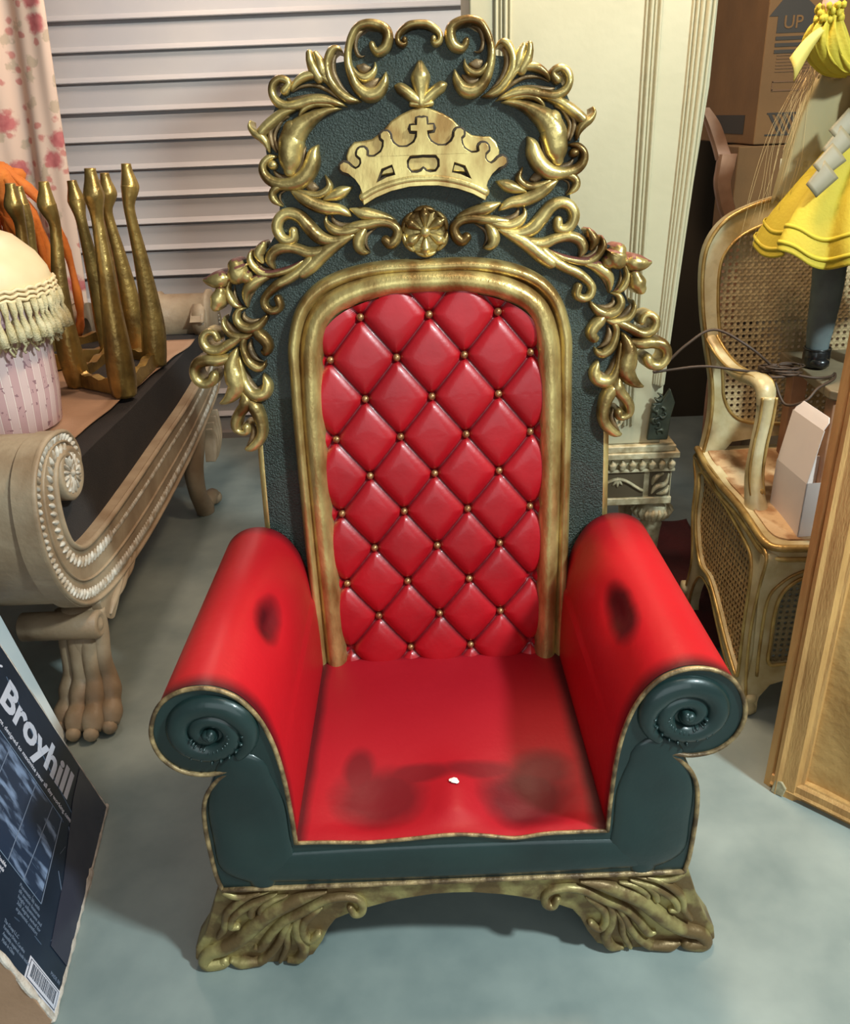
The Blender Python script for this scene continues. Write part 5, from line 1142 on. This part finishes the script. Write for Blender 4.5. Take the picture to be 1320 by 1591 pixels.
# cardboard sheet on top
mb = MB(); mb.grid(20, 40, lambda u, v: (-1.60 + (0.57 - 0.10 * (1 - v) + 0.02 * noise.noise(Vector((v * 6, 0, 1)))) * u, 2.36 + 1.55 * v, 0.8045 + 0.003 * noise.noise(Vector((u * 3, v * 5, 2)))))
o = mb.build('flattened_cardboard', CARDP, None, True); tag(o, 'flattened brown cardboard sheet lying over the black daybed seat', 'cardboard')
s = o.modifiers.new('thick', 'SOLIDIFY'); s.thickness = 0.004; s.offset = 1

# upturned gilt stools
def stool(corners, tops, label):
    cx = sum(c[0] for c in corners) / 4; cy = sum(c[1] for c in corners) / 4
    t = thing('upturned_stool', label, 'stool', (cx, cy, 0.808), 'gilded stools upside down on the daybed')
    for i in range(4):
        a, b = Vector(corners[i] + (0.845,)), Vector(corners[(i + 1) % 4] + (0.845,))
        mb = MB(); d = (b - a).normalized(); s_ = Vector((-d.y, d.x, 0)) * 0.016
        n = 14; V = []
        for k in range(n + 1):
            p = a + (b - a) * k / n; dz = 0.016 * math.sin(k / n * PI) + 0.006 * math.sin(k / n * 6 * PI)
            V += [p - s_ + Vector((0, 0, -0.035)), p + s_ + Vector((0, 0, -0.035)), p + s_ + Vector((0, 0, 0.030 - dz)), p - s_ + Vector((0, 0, 0.030 - dz))]
        F = [(k * 4 + q, k * 4 + (q + 1) % 4, k * 4 + 4 + (q + 1) % 4, k * 4 + 4 + q) for k in range(n) for q in range(4)] + [(0, 1, 2, 3), (4 * n, 4 * n + 1, 4 * n + 2, 4 * n + 3)]
        mb.add(V, F); mb.build('frame_rail', STOOLG, t)
    cc = Vector((cx, cy, 0))
    for (bx_, by_), (tx, ty, tz) in zip(corners, tops):
        o_ = (Vector((bx_, by_, 0)) - cc).normalized()
        def at(k, out): return Vector((bx_ + (tx - bx_) * k, by_ + (ty - by_) * k, 0.81 + (tz - 0.81) * k)) + o_ * out
        L_ = [(*at(0, 0), 0.044), (*at(0.08, 0.004), 0.050), (*at(0.2, 0.014), 0.048), (*at(0.35, 0.014), 0.039), (*at(0.55, 0.004), 0.029), (*at(0.72, -0.010), 0.022), (*at(0.81, -0.014), 0.022), (*at(0.88, 0.000), 0.033), (*at(0.905, 0.003), 0.033), (*at(0.96, 0.0), 0.022), (*at(1.0, 0), 0.018)]
        c_ = cr(L_, 4); mb = MB(); mb.tube([p[:3] for p in c_], [p[3] for p in c_], 8, up=(o_.x, o_.y, 0)); mb.build('leg', STOOLG, t, True)
    MB().plate([[(c[0] * 0.97 + cx * 0.03, c[1] * 0.97 + cy * 0.03) for c in corners]], lambda a, b, n: Vector((a, b, 0.812 + n)), 0, 0.012).build('seat_board', BLACKF, t)
    return t
stool([(-1.085, 3.03), (-1.31, 3.19), (-1.30, 3.60), (-1.085, 3.45)], [(-1.056, 3.03, 1.583), (-1.285, 3.20, 1.54), (-1.335, 3.60, 1.52), (-1.065, 3.45, 1.578)], 'upturned gilt stool with curved legs nearest the throne on the daybed')
stool([(-1.25, 3.72), (-1.52, 3.40), (-1.62, 3.72), (-1.36, 3.98)], [(-1.235, 3.70, 1.538), (-1.49, 3.40, 1.528), (-1.60, 3.72, 1.50), (-1.36, 3.96, 1.50)], 'upturned gilt stool behind the nearer one, partly hidden by the fringed ottoman')

# fringed ottoman
OTM = mat('pink_striped_brocade', (196, 160, 158), 0.7)
nt = OTM.node_tree; x, y, z, v = objxyz(nt)
an = mth(nt, 'ARCTAN2', y, x); st = mth(nt, 'FRACT', mth(nt, 'MULTIPLY', an, 24 / (2 * PI)))
band = mth(nt, 'LESS_THAN', mth(nt, 'ABSOLUTE', mth(nt, 'SUBTRACT', st, 0.5)), 0.20)
edge = mth(nt, 'LESS_THAN', mth(nt, 'ABSOLUTE', mth(nt, 'SUBTRACT', mth(nt, 'ABSOLUTE', mth(nt, 'SUBTRACT', st, 0.5)), 0.24)), 0.025)
spr = mth(nt, 'GREATER_THAN', noisef(nt, v, 60, 2), 0.60)
zf = mth(nt, 'GREATER_THAN', mth(nt, 'SINE', mth(nt, 'MULTIPLY', z, 90)), -0.1)
c1 = mixc(nt, band, lin((198, 160, 160)), lin((216, 188, 184)))
c1 = mixc(nt, edge, c1, lin((232, 214, 206)))
c1 = mixc(nt, mth(nt, 'MULTIPLY', mth(nt, 'MULTIPLY', spr, zf), mth(nt, 'SUBTRACT', 1.0, band)), c1, lin((150, 112, 118)))
nt.links.new(c1, P(OTM).inputs['Base Color'])
ot = thing('fringed_ottoman', 'round ottoman in pink striped fabric with cream cushion top and tasselled fringe', 'ottoman', (-1.395, 2.72, 0.812))
mb = MB(); mb.lathe([(0.178, 0.0), (0.186, 0.006), (0.20, 0.12), (0.206, 0.30), (0.204, 0.42)], (-1.395, 2.72, 0.812), 48); mb.build('striped_drum', OTM, ot, True)
mb = MB(); mb.lathe([(0.20, 0.40), (0.236, 0.42), (0.248, 0.46), (0.240, 0.50), (0.215, 0.545), (0.16, 0.60), (0.08, 0.635), (0.0, 0.645)], (-1.395, 2.72, 0.812), 48); mb.build('cushion_top', SATIN, ot, True)
mb = MB(); rr = random.Random(8)
for zz, r0 in ((0.462, 0.252), (0.448, 0.254), (0.434, 0.253)):
    mb.tube([(-1.395 + (r0 + 0.003 * math.sin(k * 1.9)) * math.cos(2 * PI * k / 120), 2.72 + (r0 + 0.003 * math.sin(k * 1.9)) * math.sin(2 * PI * k / 120), 0.812 + zz + 0.004 * math.cos(k * 1.9)) for k in range(120)], 0.0055, 6, closed=True)
mb.build('braid', SATIN, ot, True)
mb = MB(); 
for k in range(64):
    a = 2 * PI * k / 64; r = 0.252 + rr.uniform(-0.004, 0.006); L0 = rr.uniform(-0.008, 0.008)
    x_, y_ = math.cos(a), math.sin(a)
    mb.tube([(-1.395 + (r + o_) * x_, 2.72 + (r + o_) * y_, 0.812 + zq + L0) for o_, zq in ((0, 0.43), (0.004, 0.40), (0.002, 0.385), (0.010, 0.35), (0.012, 0.315))], [0.011, 0.010, 0.006, 0.013, 0.015], 8)
mb.build('tassel_row', FRINGE, ot, True)
mb = MB(); 
for k in range(150):
    a = 2 * PI * k / 150 + rr.uniform(-0.02, 0.02); r = 0.236 + rr.uniform(-0.006, 0.010); b0 = rr.uniform(0.27, 0.295)
    x_, y_ = math.cos(a), math.sin(a); ph = rr.uniform(0, 6)
    mb.tube([(-1.395 + (r + 0.005 * math.sin(q * 1.6 + ph)) * x_ - 0.005 * math.cos(q * 1.6 + ph) * y_, 2.72 + (r + 0.005 * math.sin(q * 1.6 + ph)) * y_ + 0.005 * math.cos(q * 1.6 + ph) * x_, 0.812 + b0 + 0.010 * q) for q in range(9)], 0.0042, 5)
mb.build('bullion_fringe', FRINGE, ot, True)

# orange ruffled cloth
mb = MB(); rr = random.Random(31)
for k in range(22):
    y0 = 3.95 + rr.uniform(-0.08, 0.08); x0 = -1.86 + rr.uniform(-0.20, 0.10); h0 = 1.60 - 0.10 * abs(x0 + 1.86) / 0.2; x1 = x0 + rr.uniform(-0.05, 0.22)
    c_ = cr([(x0, y0, h0, 0.02), (x0 + 0.06 + rr.uniform(-.02, .02), y0 - 0.03, h0 - 0.02, 0.035), (x0 + (x1 - x0) * 0.7 + 0.04, y0, h0 - 0.16, 0.032), (x1 + 0.03, y0 + 0.02, h0 - 0.32, 0.026), (x1 + 0.05, y0, h0 - 0.6, 0.03), (x1 + 0.02, y0, 0.83, 0.03)], 5)
    mb.tube([p[:3] for p in c_], [p[3] * (1 + 0.18 * math.sin(i * 1.7)) for i, p in enumerate(c_)], 8, flat=0.5)
tag(mb.build('orange_ruffled_cloth', ORANGE, None, True), 'bright orange ruffled cloth bunched behind the ottoman and stool legs', 'cloth')

# floral curtain
CU = mat('rose_print_curtain', (232, 204, 184), 0.8)
nt = CU.node_tree; x, y, z, v = objxyz(nt)
def blobs(scale, thr, seed, jit=0.35, keep=0.5):
    mp = nt.nodes.new('ShaderNodeMapping'); mp.inputs['Location'].default_value = (seed, 0, seed * 0.7); mp.inputs['Scale'].default_value = (1, 0.02, 1)
    nt.links.new(v, mp.inputs[0])
    vo = nt.nodes.new('ShaderNodeTexVoronoi'); vo.voronoi_dimensions = '2D'; vo.inputs['Scale'].default_value = scale; vo.inputs['Randomness'].default_value = 0.8
    cx_ = nt.nodes.new('ShaderNodeCombineXYZ'); sx_ = nt.nodes.new('ShaderNodeSeparateXYZ'); nt.links.new(mp.outputs[0], sx_.inputs[0]); nt.links.new(sx_.outputs[0], cx_.inputs[0]); nt.links.new(sx_.outputs[2], cx_.inputs[1]); nt.links.new(cx_.outputs[0], vo.inputs['Vector'])
    d = mth(nt, 'ADD', vo.outputs['Distance'], mth(nt, 'MULTIPLY', mth(nt, 'SUBTRACT', noisef(nt, v, 30, 4), 0.5), jit))
    sp = nt.nodes.new('ShaderNodeSeparateColor'); nt.links.new(vo.outputs['Color'], sp.inputs[0])
    return mth(nt, 'MULTIPLY', mth(nt, 'MULTIPLY', mth(nt, 'SUBTRACT', thr, d), 9, clamp=True), mth(nt, 'GREATER_THAN', sp.outputs[0], keep)), d
big, dbig = blobs(5.2, 0.27, 1.3, 0.30, 0.45)
leaf, _ = blobs(9, 0.26, 7.1, 0.8, 0.45)
bud, _ = blobs(13, 0.24, 3.9, 0.5, 0.55)
c1 = mixc(nt, mth(nt, 'MULTIPLY', leaf, 0.55), lin((234, 204, 184)), lin((176, 158, 128)))
c1 = mixc(nt, mth(nt, 'MULTIPLY', bud, 0.8), c1, lin((204, 120, 112)))
petal = noisef(nt, v, 26, 2)
c1 = mixc(nt, big, c1, mixc(nt, petal, lin((166, 66, 74)), lin((226, 142, 138))))
nt.links.new(c1, P(CU).inputs['Base Color'])
def fcu(u, v_):
    x = -2.5 + 0.80 * u + 0.10 * u * v_ - 0.0; z = 0.05 + 2.75 * v_
    xr = -1.775 + 0.068 * min(2.3, z); x = -2.5 + (xr + 2.5) * u
    return (x, 4.5 + 0.035 * math.sin(u * 19 + 0.6 * math.sin(z * 2)) + 0.012 * math.sin(u * 43), z)
o = MB().grid(120, 20, fcu).build('floral_curtain', CU, None, True); tag(o, 'cream curtain printed with red roses hanging in front of the roller door', 'curtain')
s = o.modifiers.new('thick', 'SOLIDIFY'); s.thickness = 0.003

# ================================================================== black printed carton, lower left
bA = Vector((-0.907, 1.797, 0.0)); be = Vector((0.13896, -0.99030, 0)); bv = Vector((-0.25970, -0.03644, 0.96500)); bn = be.cross(bv)
if bn.x < 0: bn = -bn
def fbx2(a, b, n): return bA + be * a + bv * b + bn * n
bb_ = thing('printed_carton', 'worn black product carton with white lettering leaning at the lower left corner', 'box', bA)
o = MB().plate([[(0, 0.002), (0.626, 0.002), (0.626, 0.78), (0, 0.78)]], fbx2, -0.115, 0.0).build('carton_body', CARDP, bb_); bevel(o, 0.003, 2)
mb = MB(); mb.plate([[(0.010, 0.008), (0.616, 0.006), (0.618, 0.775), (0.006, 0.775)]], fbx2, -0.002, 0.0018); mb.build('printed_face', BOXBLK, bb_)
rr = random.Random(12)
for (a0, b0, a1, b1, nn) in ((0.0, 0.003, 0.62, 0.003, 40), (0.618, 0.004, 0.622, 0.70, 40), (0.006, 0.01, 0.004, 0.7, 30)):
    mb = MB(); pts = []
    for k in range(nn + 1):
        t = k / nn; w_ = 0.006 + rr.uniform(-0.002, 0.004) + (0.007 if (abs(t - 0.4) < 0.05 and nn == 40 and b0 < 0.0035) else 0)
        if nn == 30: w_ *= 0.35
        pts.append((a0 + (a1 - a0) * t, b0 + (b1 - b0) * t + 0.004, w_))
    stroke(mb, pts, fbx2, 0.25, 0.0015, 0.001, -0.004, sub=1, K=5); mb.build('torn_edge', BOXEDGE, bb_)
tx, ty = -bv, -be
def btext(body, a, b, h, m, off=0.0, sx=1.0, nm='lettering', n=0.0022, sp_=1.0): return text(nm, body, fbx2(a, b, n), tx, ty, h, m, bb_, off=off, sx=sx, spacing=sp_)
t1 = btext('Broyhill', 0.139, 0.512, 0.083, INKW, off=0.030, sx=0.92, nm='brand_lettering')
btext('constructions, designed to maximize your all day working comfort', 0.186, 0.560, 0.0125, INKW, sx=0.93, nm='small_lettering')
mb = MB()
def line(a0, b0, a1, b1, w_=0.0012, n=0.0030):
    p0, p1 = fbx2(a0, b0, n), fbx2(a1, b1, n); mb.tube([p0, p1], w_, 4)
for (q0, q1) in (((0.205, 0.62), (0.205, 0.175)), ((0.205, 0.175), (0.444, 0.156)), ((0.444, 0.156), (0.444, 0.62)), ((0.205, 0.30), (0.444, 0.30)), ((0.205, 0.42), (0.444, 0.42)), ((0.205, 0.22), (0.444, 0.235))): line(*q0, *q1)
mb.build('picture_outline', INKG, bb_)
SHN = mat('printed_photo_panel', (40, 52, 74), 0.28, 0.0, (128, 146, 178), 9, 0.0, lo=0.52, hi=0.66, detail=8, stretch=(1, 4, 1.2))
MB().plate([[(0.208, 0.178), (0.441, 0.160), (0.441, 0.70), (0.208, 0.70)]], fbx2, 0.001, 0.0026).build('printed_photo', SHN, bb_)
L1 = ['Pneumatic lift with', 'tilt tension features', 'height adjustment and', '360 degree swivel for', 'ergonomic comfort']
for k, s_ in enumerate(L1): btext(s_, 0.462 + 0.013 * k, 0.240 - 0.003 * k, 0.0088, INKG, nm='small_lettering', sx=0.9)
L2 = ['Features double', 'thick foam pads', 'on contoured', 'arms and seat']
for k, s_ in enumerate(L2): btext(s_, 0.462 + 0.014 * k, 0.375, 0.0092, INKW, nm='small_lettering', sx=0.9)
L3 = ['The Group L.L.C.', 'Furniture Drive, Carolina', 'Assembly required, tools included', 'Made in China']
for k, s_ in enumerate(L3): btext(s_, 0.560 + 0.0125 * k, 0.250 - 0.004 * k, 0.0080, INKG, nm='small_lettering', sx=0.72)
btext('MADE IN', 0.552, 0.060, 0.0085, INKG, nm='small_lettering', sx=0.8)
mb = MB(); mb.plate([[(0.562, 0.012), (0.562, 0.140), (0.613, 0.140), (0.613, 0.012)]], fbx2, 0.0018, 0.0026); mb.build('barcode_frame', INKW, bb_)
mb = MB(); mb.plate([[(0.566, 0.017), (0.566, 0.135), (0.609, 0.135), (0.609, 0.017)]], fbx2, 0.0026, 0.0030); mb.build('barcode_ground', BOXBLK, bb_)
mb = MB(); mb.plate([[(0.568, 0.019), (0.568, 0.133), (0.607, 0.133), (0.607, 0.019)]], fbx2, 0.0030, 0.0033); mb.build('barcode_paper', INKW, bb_)
mb = MB(); b_ = 0.026; rr = random.Random(6)
while b_ < 0.126:
    w_ = rr.choice((0.0012, 0.0018, 0.0028)); mb.plate([[(0.571, b_), (0.571, b_ + w_), (0.600, b_ + w_), (0.600, b_)]], fbx2, 0.0033, 0.0036); b_ += w_ + rr.choice((0.0012, 0.0018, 0.0024))
mb.build('barcode', BOXBLK, bb_)
mb = MB(); mb.plate([[(0.012, 0.012), (0.014, 0.165), (0.12, 0.155), (0.33, 0.105), (0.50, 0.085), (0.50, 0.012)]], fbx2, 0.0030, 0.0034); mb.build('packing_tape', TAPE, bb_)
# scuffs and scratches in the printed face
mb = MB(); rr = random.Random(44)
for k in range(46):
    a_, b0_ = rr.uniform(0.19, 0.60), rr.uniform(0.02, 0.66); an_ = rr.choice((0.2, 0.35, 1.45, 1.6)) + rr.uniform(-0.2, 0.2); l_ = rr.uniform(0.004, 0.035)
    stroke(mb, [(a_, b0_, 0.0002), (a_ + 0.5 * l_ * math.cos(an_), b0_ + 0.5 * l_ * math.sin(an_), rr.uniform(0.0004, 0.0012)), (a_ + l_ * math.cos(an_), b0_ + l_ * math.sin(an_), 0.0002)], fbx2, 0.02, 0.0002, 0.0036, 0.003, sub=2, K=3)
for (q0, q1) in (((0.06, 0.52), (0.18, 0.02)), ((0.20, 0.14), (0.30, 0.01)), ((0.33, 0.13), (0.42, 0.02))):
    stroke(mb, [(q0[0], q0[1], 0.0003), ((q0[0] + q1[0]) / 2 + 0.01, (q0[1] + q1[1]) / 2, 0.0008), (q1[0], q1[1], 0.0003)], fbx2, 0.02, 0.0002, 0.0036, 0.003, sub=3, K=3)
mb.build('scuff_mark', INKG, bb_)['kind'] = 'stuff'
# laurel sprig printed above the name
mb = MB()
for k in range(7):
    a = R(40 + 26 * k); c_ = (0.085, 0.565)
    stroke(mb, [(c_[0] + 0.026 * math.cos(a), c_[1] + 0.026 * math.sin(a), 0.001), (c_[0] + 0.036 * math.cos(a + 0.2), c_[1] + 0.036 * math.sin(a + 0.2), 0.0034), (c_[0] + 0.048 * math.cos(a + 0.25), c_[1] + 0.048 * math.sin(a + 0.25), 0.0008)], fbx2, 0.05, 0.0003, 0.0020, 0)
mb.build('leaf_emblem', INKW, bb_)
# white board
wq = Vector((-1.128, 2.10, 0.002)); wu = Vector((-0.20, -0.02, 0.98)).normalized(); we = Vector((0.13896, -0.99030, 0)); wnn = we.cross(wu)
mb = MB(); mb.obox(wq, we * 0.26, wu * 0.50, wnn * -0.018 if wnn.x > 0 else wnn * 0.018)
o = mb.build('white_board', WBOARD, None); bevel(o, 0.002); tag(o, 'plain white board leaning between the black carton and the daybed', 'board')
